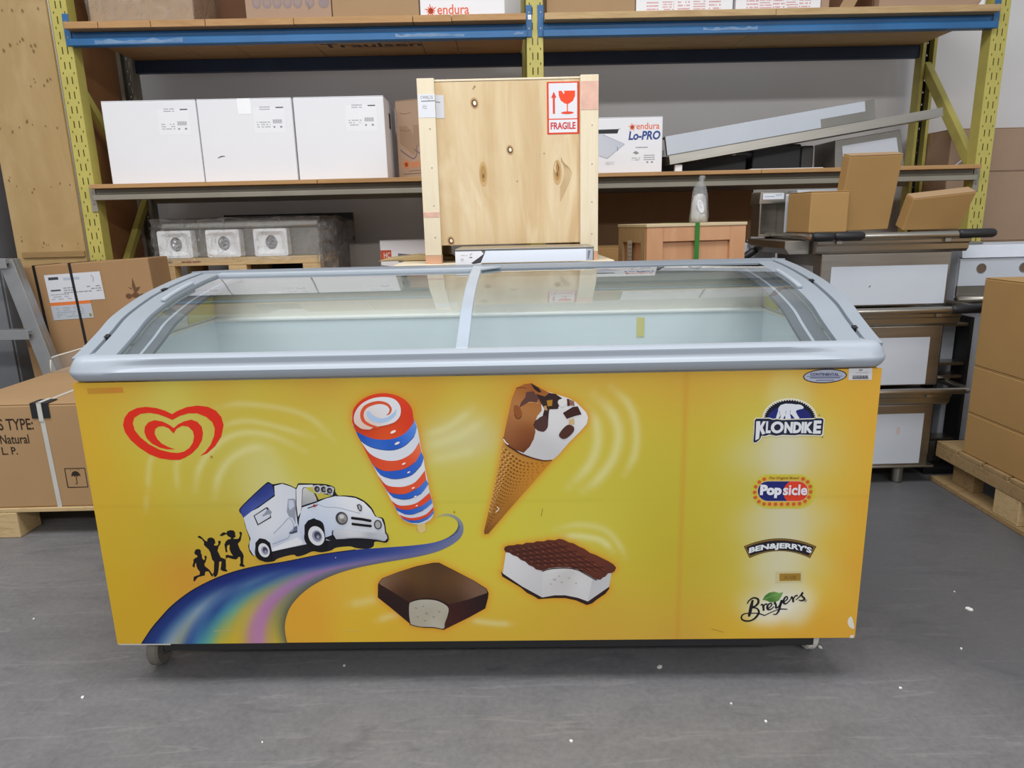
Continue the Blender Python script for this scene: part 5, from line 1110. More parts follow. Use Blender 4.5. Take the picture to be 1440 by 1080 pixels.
def art_endura_b(k, w, h):
    for i, x in enumerate((.02, .11)):
        k.poly([(x, .20), (x + .05, .16), (x + .085, .13), (x + .10, .15), (x + .105, .22), (x + .05, .29), (x, .29)], '#9f8268')
        k.stroke([(x, .165), (x + .05, .13), (x + .085, .115), (x + .105, .14), (x + .11, .21)], .007, '#77666a')
    splash(k, .055, .085, .030, '#d8763c'); k.text('endura', .085, .066, .25, .112, '#d8763c', .012); k.stroke([(.07, .05), (.22, .052)], .003, '#7a6a60', 0); k.stroke([(.03, .034), (.24, .037)], .004, '#7a6a60', 0)
    k.stroke([(.03, .36), (.06, .352), (.10, .356)], .003, '#8a7058'); k.stroke([(.03, .27), (.07, .262), (.10, .268)], .003, '#8a7058')
carton('printed_carton', (-.43, 4.0, ZL), (.40, .26, .425), 'brown carton with orange print partly hidden behind the tall plywood crate', CARD_P, -.42, art={'orange_print': art_endura_b})
def art_lopro(k, w, h):
    splash(k, w - .165, h - .052, .022, '#e8744e'); k.text('endura', w - .143, h - .064, w - .018, h - .030, '#e8744e', .014)
    k.text('Lo-PRO', w - .185, h - .118, w - .012, h - .072, '#33498e', .035, .16)
    k.fuzz(w - .145, h - .162, w - .08, h - .150, 1, '#8a8c90', 4, 1)
    k.poly([(w - .16, h - .183), (w - .145, h - .174), (w - .125, h - .185), (w - .142, h - .193)], '#8c8e90')
    k.fuzz(w - .165, h - .225, w - .12, h - .205, 2, '#a0a2a6', 5, .9); k.fuzz(w - .10, h - .225, w - .04, h - .192, 3, '#9a9ca0', 6, .95)
    k.rect(w - .085, h - .237, w - .075, h - .229, '#8a8c90'); k.rect(w - .06, h - .237, w - .05, h - .229, '#8a8c90')
    k.poly([(w - .40, h - .082), (w - .245, h - .082), (w - .238, h - .062), (w - .225, h - .055), (w - .24, h - .060), (w - .40, h - .062)], '#232426')
    k.poly([(w - .40, h - .07), (w - .325, h - .086), (w - .205, h - .138), (w - .30, h - .21), (w - .40, h - .18)], [(w - .31, h - .09, '#c8ccd6'), (w - .22, h - .14, '#bcc2ce'), (w - .30, h - .205, '#d2d2da'), (w - .39, h - .12, '#ccd0d8')])
    k.stroke([(w - .325, h - .086), (w - .205, h - .138), (w - .30, h - .21), (w - .34, h - .196)], .0035, '#a4a9b8', 0)
    k.stroke([(w - .245, h - .150), (w - .243, h - .172)], .004, '#7f86a0', 0); k.fuzz(w - .31, h - .245, w - .26, h - .225, 3, '#b4b5b8', 8, .8)
lp = carton('white_carton', RW(.635, .05, ZL), (.42, .36, .29), 'white carton with orange and blue lettering to the right of the tall crate', WHITEBOX, RZ, art={'blue_and_orange_print': art_lopro}, tape=False)
MB().box(-.21, .208, .10, .30, .2905, .298).build('dark_top_flap', BLACKP, lp, .002)

# steel sheets and channels lying on the lower deck, right bay
def slanted(name, p, q, prof, m, label, cat, b=0):
    p, q = Vector(RW(p[0], b, p[1])), Vector(RW(q[0], b, q[1])); d = q - p
    t = thing(name, p, label, cat, rot=(0, -math.atan2(d.z, math.hypot(d.x, d.y)), math.atan2(d.y, d.x)))
    return t, d.length
t, Ln = slanted('steel_shelf_tray', (.892, 1.487), (2.372, 1.706), None, None, 'long shallow steel tray lying aslant on lower deck under the film covered one', 'tray', .06)
MB().prism([(0, 0), (.24, 0), (.24, .046), (.237, .046), (.237, .003), (.003, .003), (.003, .046), (0, .046)], 0, Ln).build('tray_body', STEEL, t, fix=True)
MB().box(.0, .003, .002, .238, .002, .045).box(Ln - .003, Ln, .002, .238, .002, .045).build('tray_end', STEEL, t)
MB().box(-.06, .0, .10, .104, .055, .085).build('bracket_tab', FILMW, t)
t, Ln = slanted('film_covered_panel', (.880, 1.534), (2.012, 1.7015), None, None, 'long white film covered steel panel slanting across the lower deck', 'panel', .075)
MB().prism([(0, 0), (.03, 0), (.03, .095), (.20, .10), (.20, .104), (0, .102)], 0, Ln - .055).build('panel_body', STEELD, t, fix=True)
MB().box(.0, Ln - .30, -.0014, -.0002, .004, .101).box(Ln - .30, Ln - .055, -.0014, -.0002, .048, .101).build('protective_film', FILMW, t)
MB().prism([(.004, 0), (.20, 0), (.20, .104), (.004, .104)], Ln - .054, Ln).build('panel_end', STEELD, t, fix=True)
o = MB().box(-.02, .02, 0, .03, 0, .042).build('white_support_block', WHITEBOX, None, .003); o.location = RW(.945, .08, ZL); tag(o, 'small white block propping up the low end of the slanting steel tray', 'block')
o = MB().box(-.2, .2, 0, .26, 0, .009).build('white_flat_sheet', WHITEBOX, None, .001); o.location = RW(1.53, .045, ZL); o.rotation_euler.z = RZ; tag(o, 'thin white sheet lying flat at the edge of lower deck', 'sheet')
t = thing('steel_box', RW(2.04, .13, ZL), 'steel box with white film front tilted under the slanting tray', 'box', rz=RZ)
MB().prism([(-.205, 0), (.19, 0), (.145, .205), (-.215, .155)], 0, .26, 'y').build('body', STEELD, t, .003, fix=True)
MB().prism([(-.155, .004), (.165, .004), (.125, .165), (-.175, .125)], -.002, -.0005, 'y').build('protective_film', FILMW, t, fix=True)
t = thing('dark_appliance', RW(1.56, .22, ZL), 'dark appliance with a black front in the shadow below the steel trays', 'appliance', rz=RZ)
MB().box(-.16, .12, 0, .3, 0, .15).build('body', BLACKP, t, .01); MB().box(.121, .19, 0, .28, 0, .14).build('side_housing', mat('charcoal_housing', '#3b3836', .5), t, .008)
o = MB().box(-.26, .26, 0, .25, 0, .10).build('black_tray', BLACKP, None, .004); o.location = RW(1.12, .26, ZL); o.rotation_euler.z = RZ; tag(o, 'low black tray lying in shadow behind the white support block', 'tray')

# lowest deck: wrapped sink on its pallet and cartons
ZD = .9145
sp = thing('sink_pallet', RW(-1.46, .10, ZD), 'pale wooden pallet under the film wrapped sink', 'pallet', rz=RZ)
for y in (0, .19, .38): MB().box(-.515, .40, y, y + .085, .09, .132).build('top_board', PALLET_Y, sp, .002)
for y in (0, .38):
    for x in (-.515, -.115, .30): MB().box(x, x + .10, y + .002, y + .083, .018, .0895).build('block', PALLET_Y, sp, .002)
    MB().box(-.515, .40, y, y + .085, 0, .0175).build('bottom_board', PALLET_Y, sp, .002)
k = Ink((-.515, 0, .09)); r = random.Random(9)
for x0, x1 in ((.07, .09), (.145, .20), (.205, .25)): k.fuzz(x0, .012, x1, .032, 1, '#7a3a34', int(x0 * 100), 1)
k.build('faded_stencil', sp)
SINKW = mat('white_basin', '#e3e3e3', .35, var=.015)
sk = thing('sink_unit', RW(-1.46, .10, ZD + .1325), 'film wrapped grey sink unit with three white square basins', 'sink', rz=RZ)
MB().box(-.475, .385, .07, .46, 0, .155).build('body', STEELD, sk, .004)
MB().box(-.49, .39, .055, .47, .156, .20).build('top_ledge', STEEL, sk, .012)
for x0 in (-.490, -.224, .040):
    w, h = .188, .152
    mb = MB(); a, b = [], []
    def rr(w_, h_, r_, n=5):
        pts = []
        for cx, cz, a0 in ((w_ / 2 - r_, h_ / 2 - r_, 0), (-w_ / 2 + r_, h_ / 2 - r_, PI / 2), (-w_ / 2 + r_, -h_ / 2 + r_, PI), (w_ / 2 - r_, -h_ / 2 + r_, 1.5 * PI)):
            for i in range(n): q = a0 + PI / 2 * i / (n - 1); pts.append((cx + r_ * math.cos(q), cz + r_ * math.sin(q)))
        return pts
    cx, cz = x0 + w / 2, h / 2
    def ring(pts, y): return [(cx + p[0], y, cz + p[1]) for p in pts]
    o4 = rr(w, h, .012); i4 = rr(w - .03, h - .03, .02); d4 = rr(w - .075, h - .07, .02)
    ci = [(.033 * math.cos(2 * PI * q / len(d4) + .35), .039 * math.sin(2 * PI * q / len(d4) + .35)) for q in range(len(d4))]
    mb.sweep([ring(o4, .068), ring(o4, .006), ring([(p[0] * .98, p[1] * .98) for p in o4], 0), ring(i4, 0), ring(d4, .012), ring(ci, .014), ring([(p[0] * .9, p[1] * .9) for p in ci], .05)])
    bs = mb.build('basin', SINKW, sk, fix=True)
    dr = random.Random(int(x0 * 1000)); v = [(cx + ci[k][0] * s * .9, .022 + dr.uniform(-.010, .006), cz + ci[k][1] * s * .9) for s in (1, .66, .33) for k in range(0, len(ci), 2)]
    n = len(ci) // 2; v.append((cx, .018, cz)); f = [(j * n + i, j * n + (i + 1) % n, (j + 1) * n + (i + 1) % n, (j + 1) * n + i) for j in range(2) for i in range(n)] + [(2 * n + i, 2 * n + (i + 1) % n, 3 * n) for i in range(n)]
    MB().add(v, f).build('drain_bag', mat('crumpled_grey_bag', '#a3a3a6', .25, .3, var=.4, scale=90), bs)
film_skin(-.505, .41, -.008, .475, -.02, .212, sk, seed=8, n=(26, 9), amp=.012)
film_skin(.40, .50, .02, .44, -.12, .19, sk, seed=18, n=(7, 9), amp=.03)
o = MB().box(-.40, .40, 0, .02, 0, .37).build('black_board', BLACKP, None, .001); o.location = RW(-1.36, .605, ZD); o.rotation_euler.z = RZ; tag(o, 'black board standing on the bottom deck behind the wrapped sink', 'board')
carton('grey_carton', RW(-.875, .50, ZD), (.20, .15, .18), 'plain pale grey carton at the back of the bottom deck beside the sink', mat('grey_board', '#a9a7a4', .8), RZ, tape=False)
def art_hc(k, w, h):
    k.rect(.0, .085, .062, .145, '#c9563a'); k.text('HC', .018, .10, .055, .132, '#e8d8d0', .02)
    for z in (.125, .09, .05): k.poly([(.10, z), (.26, z - .018), (.26, z - .035), (.10, z - .016)], '#74777c')
    k.poly([(.0, .06), (.06, .052), (.06, .03), (.0, .04)], '#74777c')
carton('white_carton', RW(-.58, .27, ZD), (.33, .26, .20), 'white carton with orange block and grey stripes behind the tall crate legs', WHITEBOX, RZ + .18, art={'orange_block_print': art_hc}, tape_m=TAPEW)
o = MB().prism([(-.16, 0), (.16, 0), (.15, .014), (.0, .022), (-.13, .010)], 0, .2, 'y').build('kraft_paper_pad', mat('kraft_paper', '#b39c70', .8), None, .004, fix=True); o.location = (-.40, 2.98, 1.052); tag(o, 'tan paper pad lying at the left foot of the tall plywood crate', 'packing')
o = MB().box(-.62, .62, 0, .012, 0, .448).build('brown_shade_sheet', mat('wall_shade_brown', '#7a5e40', .85, var=.06), None, .001); o.location = RW(.92, .56, ZD); o.rotation_euler.z = RZ; tag(o, 'dark brown sheet added for the wall shade at the back of the bottom deck behind the wooden crate', 'board')  # added sheet, its brown stands for the shade on the wall
carton('small_carton', RW(.52, .10, ZD), (.30, .30, .14), 'low brown carton on the bottom deck between the two wooden crates', CARD_D, RZ)

# ------------------------------------------------------------------ tall plywood crate
def plywood(name, c1, c2, c3, sx=3, sz=.7, rot=0):
    m = bpy.data.materials.new(name); N, L, B = nodes(m)
    f = noise(N, L, 2.3, 5, (sx, 1, sz), .55, 1.6); g = noise(N, L, 14, 4, (sx * 3, 1, .4), .6, .4); h = noise(N, L, 1.1, 2, (sx, 1, sz * .6), .5, 3.0)
    c = ramp(N, L, f, [(.3, c1), (.5, c2), (.7, c3)]); c = mixc(N, L, .25, c, ramp(N, L, g, [(.35, c1), (.65, c3)])); c = mixc(N, L, .35, c, ramp(N, L, h, [(.38, c2), (.5, c1), (.62, c3)]))
    L.new(c, B.inputs['Base Color']); B.inputs['Roughness'].default_value = .62; bump(N, L, B, g, .06, .002); return m
PLY = plywood('crate_plywood', '#d8c096', '#c6a678', '#e4d3b0')
BATTEN = wood('pale_batten', '#dccbaa', '#e6d9bd', (7, 7, .6), 2.5)
cr0 = thing('plain_crate', (-.01, 2.72, 0), 'low plywood crate hidden behind the freezer, carrying the tall crate', 'crate')
MB().box(-.42, .40, .02, .58, 0, 1.02).build('body', PLY, cr0, .003); MB().box(-.44, .42, 0, .60, 1.0205, 1.05).build('lid', BATTEN, cr0, .003)
for x in (-.42, .345): MB().box(x, x + .055, 0, .018, .02, 1.02).build('batten', BATTEN, cr0, .002)
cr = thing('tall_plywood_crate', (.009, 2.75, 1.0505), 'tall plywood crate with pale corner battens and red fragile sign', 'crate', rz=.004)
MB().box(-.30, .315, .022, .55, .068, .668).build('plywood_panel', PLY, cr, .002)
for x0, x1 in ((-.336, -.272), (.272, .340)):
    b = MB().box(x0, x1, 0, .0205, .032, .678).build('corner_batten', BATTEN, cr, .0015)
    MB().box(x0, x1, 0, .05, 0, .0315).build('foot_block', mat('pink_block', '#cf9f80', .7, var=.05), cr, .0015)
    for z in (.10, .22, .36, .50, .60): MB().lathe([(0, -.0008), (.0024, -.0008), (.0024, .0002)], ((x0 + x1) / 2 + .01, 0, z), 8, 'y').build('nail_head', STEELD, b)
    MB().box(x0 + .004, x1 - .004, .5505, .571, .0, .678).build('rear_batten', BATTEN, cr, .0015)
    MB().box(x0 + .008, x1 - .012, .06, .54, .0, .067).build('runner', PALLET, cr, .002)
MB().box(-.29, .335, .02, .55, .6685, .676).build('top_panel', BATTEN, cr, .0015)
k = Ink((0, .022, 0))
for x, z, s in ((-.125, .590, 1), (.005, .420, .9), (-.235, .085, .9)):
    k.ell(x, z, .0155 * s, .021 * s, '#b8976a', .2); k.ell(x, z, .011 * s, .0145 * s, '#62452f', .2); k.ell(x + .001, z + .001, .006 * s, .008 * s, '#f0e2c4', .2)
for x, z in ((-.10, .335), (.185, .335)):
    k.ell(x, z, .016, .046, '#c4a06c'); k.ell(x, z, .011, .032, '#ae8850'); k.ell(x, z - .008, .004, .009, '#7a5a36')
k.stroke([(.183, .375), (.190, .35), (.183, .328)], [.001, .004, .001], '#6a4c30'); k.stroke([(.180, .37), (.176, .35), (.181, .333)], [.001, .003, .001], '#f0e2c4')
for i in range(5): k.stroke([(.20, .39 - i * .004), (.215 + i * .006, .33), (.195, .275 - i * .012)], .0016, '#b79561')
k.stroke([(-.13, .64), (-.12, .652)], [.002, .006], '#9c8460'); k.ell(.135, .405, .002, .002, '#7a6448'); k.ell(.03, .305, .002, .002, '#7a6448')
k.build('wood_knots', cr)
fs = Ink((.148, .0215, .473), lift=4e-4)       # fragile sign: w .128, h .19
fs.rect(0, 0, .122, .186, '#d8401c'); fs.rect(.007, .056, .114, .181, '#dcdcdf'); fs.rect(.007, .006, .114, .052, '#dedee0')
fs.text('FRAGILE', .013, .017, .108, .043, '#c2383e', .035)
fs.poly([(.022, .073), (.030, .073), (.030, .130), (.036, .130), (.026, .152), (.016, .130), (.022, .130)], '#d8422a')
fs.poly([(.044, .154), (.056, .154), (.063, .142), (.067, .150), (.062, .154), (.106, .154), (.106, .135), (.098, .118), (.084, .109), (.079, .107), (.079, .077), (.075, .077), (.075, .107), (.066, .110), (.052, .120), (.045, .137)], '#e8461c')
fs.ell(.077, .076, .024, .005, '#dc4a2c'); fs.build('fragile_sign', cr, 'red and white fragile sign')
tl = Ink((-.334, -.0004, .540)); tl.rect(0, 0, .063, .083, '#dcdde2'); tl.text('CWBG.35', .010, .066, .056, .077, '#55565a', 0); tl.stroke([(.012, .058), (.063, .059)], .004, '#8a8b90', 0); tl.fuzz(.016, .030, .032, .046, 4, '#6a6b70', 5, .8); tl.build('paper_label', cr)
tl = Ink((-.271, .0213, .540)); tl.rect(0, 0, .031, .082, '#cfd0d6'); tl.stroke([(.0, .058), (.018, .056)], .004, '#8a8b90', 0); tl.build('paper_label', cr)
tp = mat('pink_tape', '#dcb09c', .5, var=.10, scale=30)
MB().box(.274, .339, -.0010, -.0003, .555, .655).build('pink_tape_strip', tp, cr); MB().box(-.3355, -.2725, -.0010, -.0003, .177, .196).build('pink_tape_strip', tp, cr)

# white tray on the back edge of the freezer
t = thing('white_tray', (.050, 2.44, 1.0665), 'flat steel tray in white film lying on the back rail of the freezer', 'tray', rz=-.0256)
MB().box(-.237, .245, 0, .25, 0, .0405).build('tray_body', STEELD, t, .003); MB().box(-.237, .245, -.002, .25, .041, .049).build('top_lip', STEEL, t, .002)
k = Ink((-.237, -.0003, 0)); k.rect(0, -.008, .09, .041, '#f0eef0'); k.poly([(.09, .0), (.118, .004), (.10, .0), (.11, .018), (.09, .041), (.0, .041), (.0, .0)], '#f0eef0')
k.poly([(.055, .0), (.062, -.004), (.088, .0), (.104, .034), (.082, .018)], '#4a4548'); k.poly([(.088, .0), (.455, .0), (.455, .041), (.106, .041), (.104, .034)], '#eaf0fa'); k.rect(.455, .0, .478, .041, '#b9bdc4'); k.stroke([(.462, .006), (.466, .034)], [.004, .009], '#7c8088', 0)
k.fuzz(.012, .024, .042, .029, 1, '#a9a6a8', 2); k.fuzz(.018, .006, .03, .016, 3, '#a0a0a2', 4); k.stroke([(.05, .03), (.053, .027), (.059, .034)], .0015, '#77777a', 0); k.rect(.049, .018, .059, .021, '#66666a')
k.build('printed_film', t)

# ------------------------------------------------------------------ small wooden crate with green strap, and the bag on it
PINKW = plywood('reddish_plywood', '#cf9d74', '#c28c64', '#d8aa84')
ca = thing('wooden_crate', (.589, 3.0, 0), 'reddish plywood crate with inset front and green strap', 'crate', rz=.235)
MB().box(.012, .458, .016, .31, 0, 1.166).build('body', PINKW, ca, .002)
for x0, x1, z0, z1 in ((0, .075, 0, 1.166), (.395, .47, 0, 1.166), (.0755, .3945, 1.105, 1.166), (.0755, .3945, .55, .62), (.0755, .3945, 0, .07)):
    MB().box(x0, x1, 0, .0155, z0, z1).build('front_batten', PINKW, ca, .001)
MB().box(-.004, .474, -.004, .316, 1.1665, 1.180).build('lid', wood('pale_lid', '#c3ae8a', '#d3c09c', (1, 6, 6)), ca, .002)
for y0, y1, z0, z1 in ((.016, .06, 0, 1.166), (.26, .31, 0, 1.166), (.0605, .2595, 1.10, 1.166)): MB().box(-.002, .0115, y0, y1, z0, z1).build('side_batten', wood('side_batten_wood', '#a8865c', '#b99a6e', (6, 6, 1)), ca, .001)
MB().box(.222, .243, -.0055, -.004, .0, 1.181).box(.222, .243, -.0055, .317, 1.1803, 1.1815).box(.222, .243, .3162, .3175, 0, 1.181).build('green_strap', mat('green_strapping', '#2f7a2c', .4, var=.12), ca)
k = Ink((.0117, .21, .92), (0, -1, 0), (0, 0, 1)); k.rect(0, .08, .06, .20, '#cfc8bc'); k.fuzz(.01, .09, .05, .19, 6, '#6a6460', 3)
k = Ink((-.0022, .22, 1.0), (0, -1, 0), (0, 0, 1)); k.rect(.02, 0, .07, .11, '#c9c0b2'); k.fuzz(.028, .01, .064, .10, 5, '#77706a', 3); k.build('side_label', ca)
bg = thing('plastic_bag', (.852, 3.17, 1.1805), 'clear plastic bag with twisted top standing on the wooden crate', 'bag', rz=.2)
def bagmesh(prof, seed, amp, n=22):
    r = random.Random(seed); ph = [r.uniform(0, 6) for _ in range(4)]; secs = []
    for rx, ry, z, ox in prof:
        secs.append([(ox + rx * math.cos(2 * PI * k / n) * (1 + amp * math.sin(5 * 2 * PI * k / n + ph[0] + z * 30)), ry * math.sin(2 * PI * k / n) * (1 + amp * math.sin(7 * 2 * PI * k / n + ph[1] - z * 22)), z) for k in range(n)])
    return MB().sweep(secs)
bagmesh([(.040, .030, 0, 0), (.042, .031, .03, 0), (.038, .028, .08, .001), (.034, .026, .12, .002), (.028, .02, .15, .003), (.016, .012, .172, .005), (.010, .008, .180, .008), (.015, .010, .192, .010), (.012, .006, .202, .012)], 3, .10).build('bag_film', glass_mat('bag_film_mat', (.93, .93, .93, 1), 1.8, .16, .8, .1, 40), bg, smooth=True)
bagmesh([(.036, .026, .003, 0), (.037, .027, .03, 0), (.033, .024, .08, .001), (.027, .018, .115, .002), (.010, .008, .125, .004)], 5, .06).build('white_contents', mat('white_plastic_parts', '#c9c8c4', .5, var=.12, scale=40), bg, smooth=True)
k = Ink((-.022, -.0305, .035), (1, 0, .25), (-.2, 0, 1)); k.ell(.02, .03, .014, .03, '#e2e2e6', .15); k.fuzz(.014, .02, .026, .05, 4, '#8a8a90', 2); k.build('paper_tag', bg)

# ------------------------------------------------------------------ stacked stainless steel counter units
STB = mat('steel_body', '#a49e95', .36, 1.0, var=.10, scale=3, stretch=(1, 1, 12))
def counter_unit(z, hgt, label, bumpers, feet, film):
    t = thing('steel_counter_unit', (1.595, 2.95, z), label, 'counter', 'stacked stainless steel counter units')
    W = .275; H = hgt; D = .50
    MB().box(-W, W, 0, D, .0, H - .085).build('body', STB, t, .006)
    pr = [(-.005, H - .086), (-.016, H - .074), (-.020, H - .050), (-.028, H - .046), (-.030, H - .030), (.03, H - .028), (.03, H - .086)]
    MB().prism(pr, -W - .035, W + .055).build('front_ledge', STEEL, t, .003, fix=True)
    MB().prism([(p[0] * 1.3 - .25 * 0, p[1]) for p in [(-W - .035, H - .086), (-W - .05, H - .06), (-W - .05, H - .030), (-W + .03, H - .028), (-W + .03, H - .086)]], .031, D, 'y').build('side_ledge', STB, t, .002, fix=True)
    MB().box(-W + .0305, W, .031, D, H - .086, H - .030).build('deck_plate', STEEL, t, .002)
    q = .015
    rail = [(-W - .065, D - .02, H - .014), (-W - .065, -.02, H - .014), (-W - .055, -.045, H - .014), (-W - .03, -.052, H - .014), (W + .085, -.052, H - .014), (W + .105, -.045, H - .014), (W + .112, -.02, H - .014), (W + .112, D - .02, H - .014)]
    MB().tube(rail, .0145, 14).build('bullnose_rail', STEEL, t, smooth=True)
    for x, y in ((-W + .05, -.03), (W - .05, -.03)): MB().box(x - .012, x + .012, y - .012, y + .03, H - .045, H - .018).build('rail_bracket', STEEL, t, .002)
    for x0, x1 in bumpers:
        MB().tube([(x0, -.052, H - .012), (x0 + .012, -.054, H - .012), (x1 - .012, -.054, H - .012), (x1, -.052, H - .012)], [.015, .019, .019, .015], 14).build('rubber_bumper', BLACKP, t, smooth=True)
    if film:
        x0, x1, z0, z1 = film
        k = MB().box(x0, x1, -.0018, -.0004, z0, z1).build('protective_film', FILMW, t)
        MB().box(-W - .0016, -W - .0004, .08, D - .08, z0, z1).build('protective_film', FILMW, t)
    if feet:
        for x in (-W + .06, W - .115):
            for y in (.03, D - .06): MB().lathe([(0, -.086), (.020, -.086), (.024, -.078), (.024, -.02), (.030, -.012), (.030, 0), (0, 0)], (x, y, 0), 18).build('foot', STEEL, t, smooth=False)
    return t
u1 = counter_unit(.087, .372, 'bottom steel counter unit of the stack, standing on round feet', (), True, (-.24, .235, .012, .245))
MB().box(-.285, .30, -.012, .52, -.006, .004).build('base_tray', STEEL, u1, .003)
k = Ink((0, -.0021, 0)); k.text('8', .118, .15, .134, .185, '#d0b4b0', .02); k.build('pencilled_number', u1)
u2 = counter_unit(.4605, .352, 'middle steel counter unit of the stack, half behind the freezer lid', ((.265, .40), (-.30, -.29)), False, (-.245, .222, .006, .215))
u3 = counter_unit(.8135, .312, 'top steel counter unit of the stack with two black rubber bumpers', ((-.345, -.255), (-.256, -.135), (.255, .405)), False, (-.232, .262, .008, .172))
k = Ink((0, -.0021, 0)); k.stroke([(-.066, .082), (-.060, .090)], [.002, .005], '#5a5a5c', 0); k.build('film_scuff', u3)
# on the top unit
ZC = 1.127
def onc(x, y, z=0): return (x, y, ZC + z)
c = carton('brown_carton', onc(1.368, 3.02), (.172, .20, .172), 'squat brown carton behind the bumper on the left of the counter top', CARD_D, .10, tape=False)
k = Ink((-.1175, -.0003, 0)); k.rect(.0, 0, .11, .168, '#b8946a'); k.stroke([(.145, .155), (.16, .145)], .004, '#7a5f40', 0); k.stroke([(.175, .160), (.195, .152)], .004, '#7a5f40', 0)
c = thing('flat_carton', onc(1.548, 3.085, .004), 'tall flat brown carton tilted forward on the counter top', 'box', rot=(.24, 0, .10))
def skewed(w, d, h, sh, sk=0, z0=0):
    return MB().add([(-w + sh * z0 / h, 0, z0 - sk * w), (w + sh * z0 / h, 0, z0 + sk * w), (w + sh, 0, h + sk * w), (-w + sh, 0, h - sk * w), (-w + sh * z0 / h, d, z0 - sk * w), (w + sh * z0 / h, d, z0 + sk * w), (w + sh, d, h + sk * w), (-w + sh, d, h - sk * w)], [(0, 1, 2, 3), (4, 7, 6, 5), (0, 4, 5, 1), (1, 5, 6, 2), (2, 6, 7, 3), (3, 7, 4, 0)])
skewed(.118, .055, .315, -.012, .02).build('body', CARD_D, c, .004); skewed(.117, .054, .3185, -.012, .02, .3155).build('end_flap', CARD, c)
c = thing('flat_carton', onc(1.815, 3.06, .0), 'short flat brown carton tilted forward at the right of the counter top', 'box', rot=(.38, .0, .05))
MB().add([(-.11, 0, 0), (.145, 0, -.0), (.160, 0, .165), (-.105, 0, .14), (-.11, .06, 0), (.145, .06, 0), (.160, .06, .165), (-.105, .06, .14)], [(0, 1, 2, 3), (4, 7, 6, 5), (0, 4, 5, 1), (1, 5, 6, 2), (2, 6, 7, 3), (3, 7, 4, 0)]).build('body', CARD_D, c, .004)
MB().add([(-.103, .002, .1405), (.158, .002, .1655), (.158, .058, .1655), (-.103, .058, .1405), (-.103, .002, .1425), (.158, .002, .1675), (.158, .058, .1675), (-.103, .058, .1425)], [(0, 3, 2, 1), (4, 5, 6, 7), (0, 1, 5, 4), (1, 2, 6, 5), (2, 3, 7, 6), (3, 0, 4, 7)]).build('end_flap', CARD, c)
t = thing('steel_bracket', onc(1.235, 3.33, -.02), 'upright steel channel with a white label at the back left of the counter stack', 'bracket', rz=.05)
MB().box(-.055, .075, .0, .10, 0, .012).box(-.055, -.048, 0, .10, .012, .20).box(.068, .075, 0, .10, .012, .20).box(-.048, .068, .094, .10, .012, .155).build('channel', STEEL, t, .001)
MB().prism([(-.06, .15), (.085, .15), (.075, .205), (-.055, .205)], -.002, .11, 'y').build('hood', STEEL, t, .002, fix=True)
k = Ink((-.045, -.0028, .170)); k.rect(0, 0, .10, .028, '#dadce2'); k.fuzz(.01, .010, .055, .016, 1, '#5a7ab0', 2, 1); k.fuzz(.06, .014, .09, .024, 2, '#7a92ba', 3, 1); k.build('paper_label', t)
o = MB().box(-.05, .05, 0, .004, 0, .17).build('narrow_white_board', FILMW, None); o.location = onc(1.315, 3.24); tag(o, 'narrow white board standing between the steel channel and the squat carton', 'board')
t = thing('grey_steel_bin', onc(1.455, 3.26, -.025), 'grey steel bin with a white lid at the back of the counter top', 'bin')
MB().box(-.12, .12, .01, .15, 0, .199).build('body', STEELD, t, .004); MB().prism([(-.13, .2), (.13, .2), (.13, .214), (-.135, .212)], 0, .16, 'y').build('lid', FILMW, t, .001, fix=True)
# appliances between the crate and the counter stack
t = thing('white_appliance', (1.22, 3.47, 0), 'pale blue white appliance with a steel top behind the freezer corner', 'appliance', rz=.05)
MB().box(-.13, .09, 0, .32, .0, 1.0).build('body', FILMW, t, .006); MB().box(-.06, .10, -.01, .30, 1.0005, 1.075).build('head', FILMW, t, .006); MB().box(-.05, .06, -.012, .3, 1.0755, 1.09).build('steel_top', STEEL, t, .003)
MB().box(-.02, .10, -.016, -.001, .955, .985).build('dark_slot', STEELD, t, .002)
MB().tube([(-.14, -.06, .975), (-.10, -.075, 1.0), (-.05, -.085, 1.035), (-.03, -.088, 1.045)], [.012, .017, .018, .014], 12).build('black_handle', BLACKP, t, smooth=True)

# steel unit with round holes behind the right hand cartons
t = thing('white_film_unit', (2.42, 3.17, 0), 'steel unit in white film with round knob holes behind the right cartons', 'appliance')
HB = .37
MB().box(-HB, HB, .012, .33, .12, 1.05).build('body', FILMW, t, .006)
MB().prism([(-.012, .995), (.011, 1.0), (.011, 1.052), (-.002, 1.05)], -HB, HB).build('top_strip', mat('bright_film', '#d5dbe6', .4), t, .002, fix=True)
MB().box(-HB, HB, -.002, .0115, .868, .993).build('knob_panel', FILMW, t, .002); MB().box(-HB, HB, .0, .0115, .825, .867).build('grey_band', STEELD, t, .001)
MB().tube([(-HB - .01, -.02, .808), (HB, -.02, .808)], .018, 14).build('bullnose_rail', STEEL, t, smooth=True)
for x in (-.272, -.078, .12, .31):
    h = MB().lathe([(.018, -.0045), (.0225, -.0045), (.0225, -.002)], (x, 0, .948), 18, 'y').build('knob_ring', STEEL, t); MB().lathe([(0, -.0026), (.018, -.0030), (.018, -.0045)], (x, 0, .948), 18, 'y').build('hole', mat('dark_brown_hole', '#6a5444', .6), h)
for x in (-HB + .05, HB - .05): MB().lathe([(.022, 0), (.022, .12), (0, .12)], (x, .06, 0), 14).build('leg', STEEL, t); MB().lathe([(.022, 0), (.022, .12), (0, .12)], (x, .28, 0), 14).build('leg', STEEL, t)
MB().box(-.32, -.20, .11, .21, 1.0505, 1.0625).build('steel_cap', STEELD, t, .004)
t = thing('steel_rack_cart', (1.985, 3.06, 0), 'dark narrow cart with steel runners in the gap beside the counter stack', 'cart')
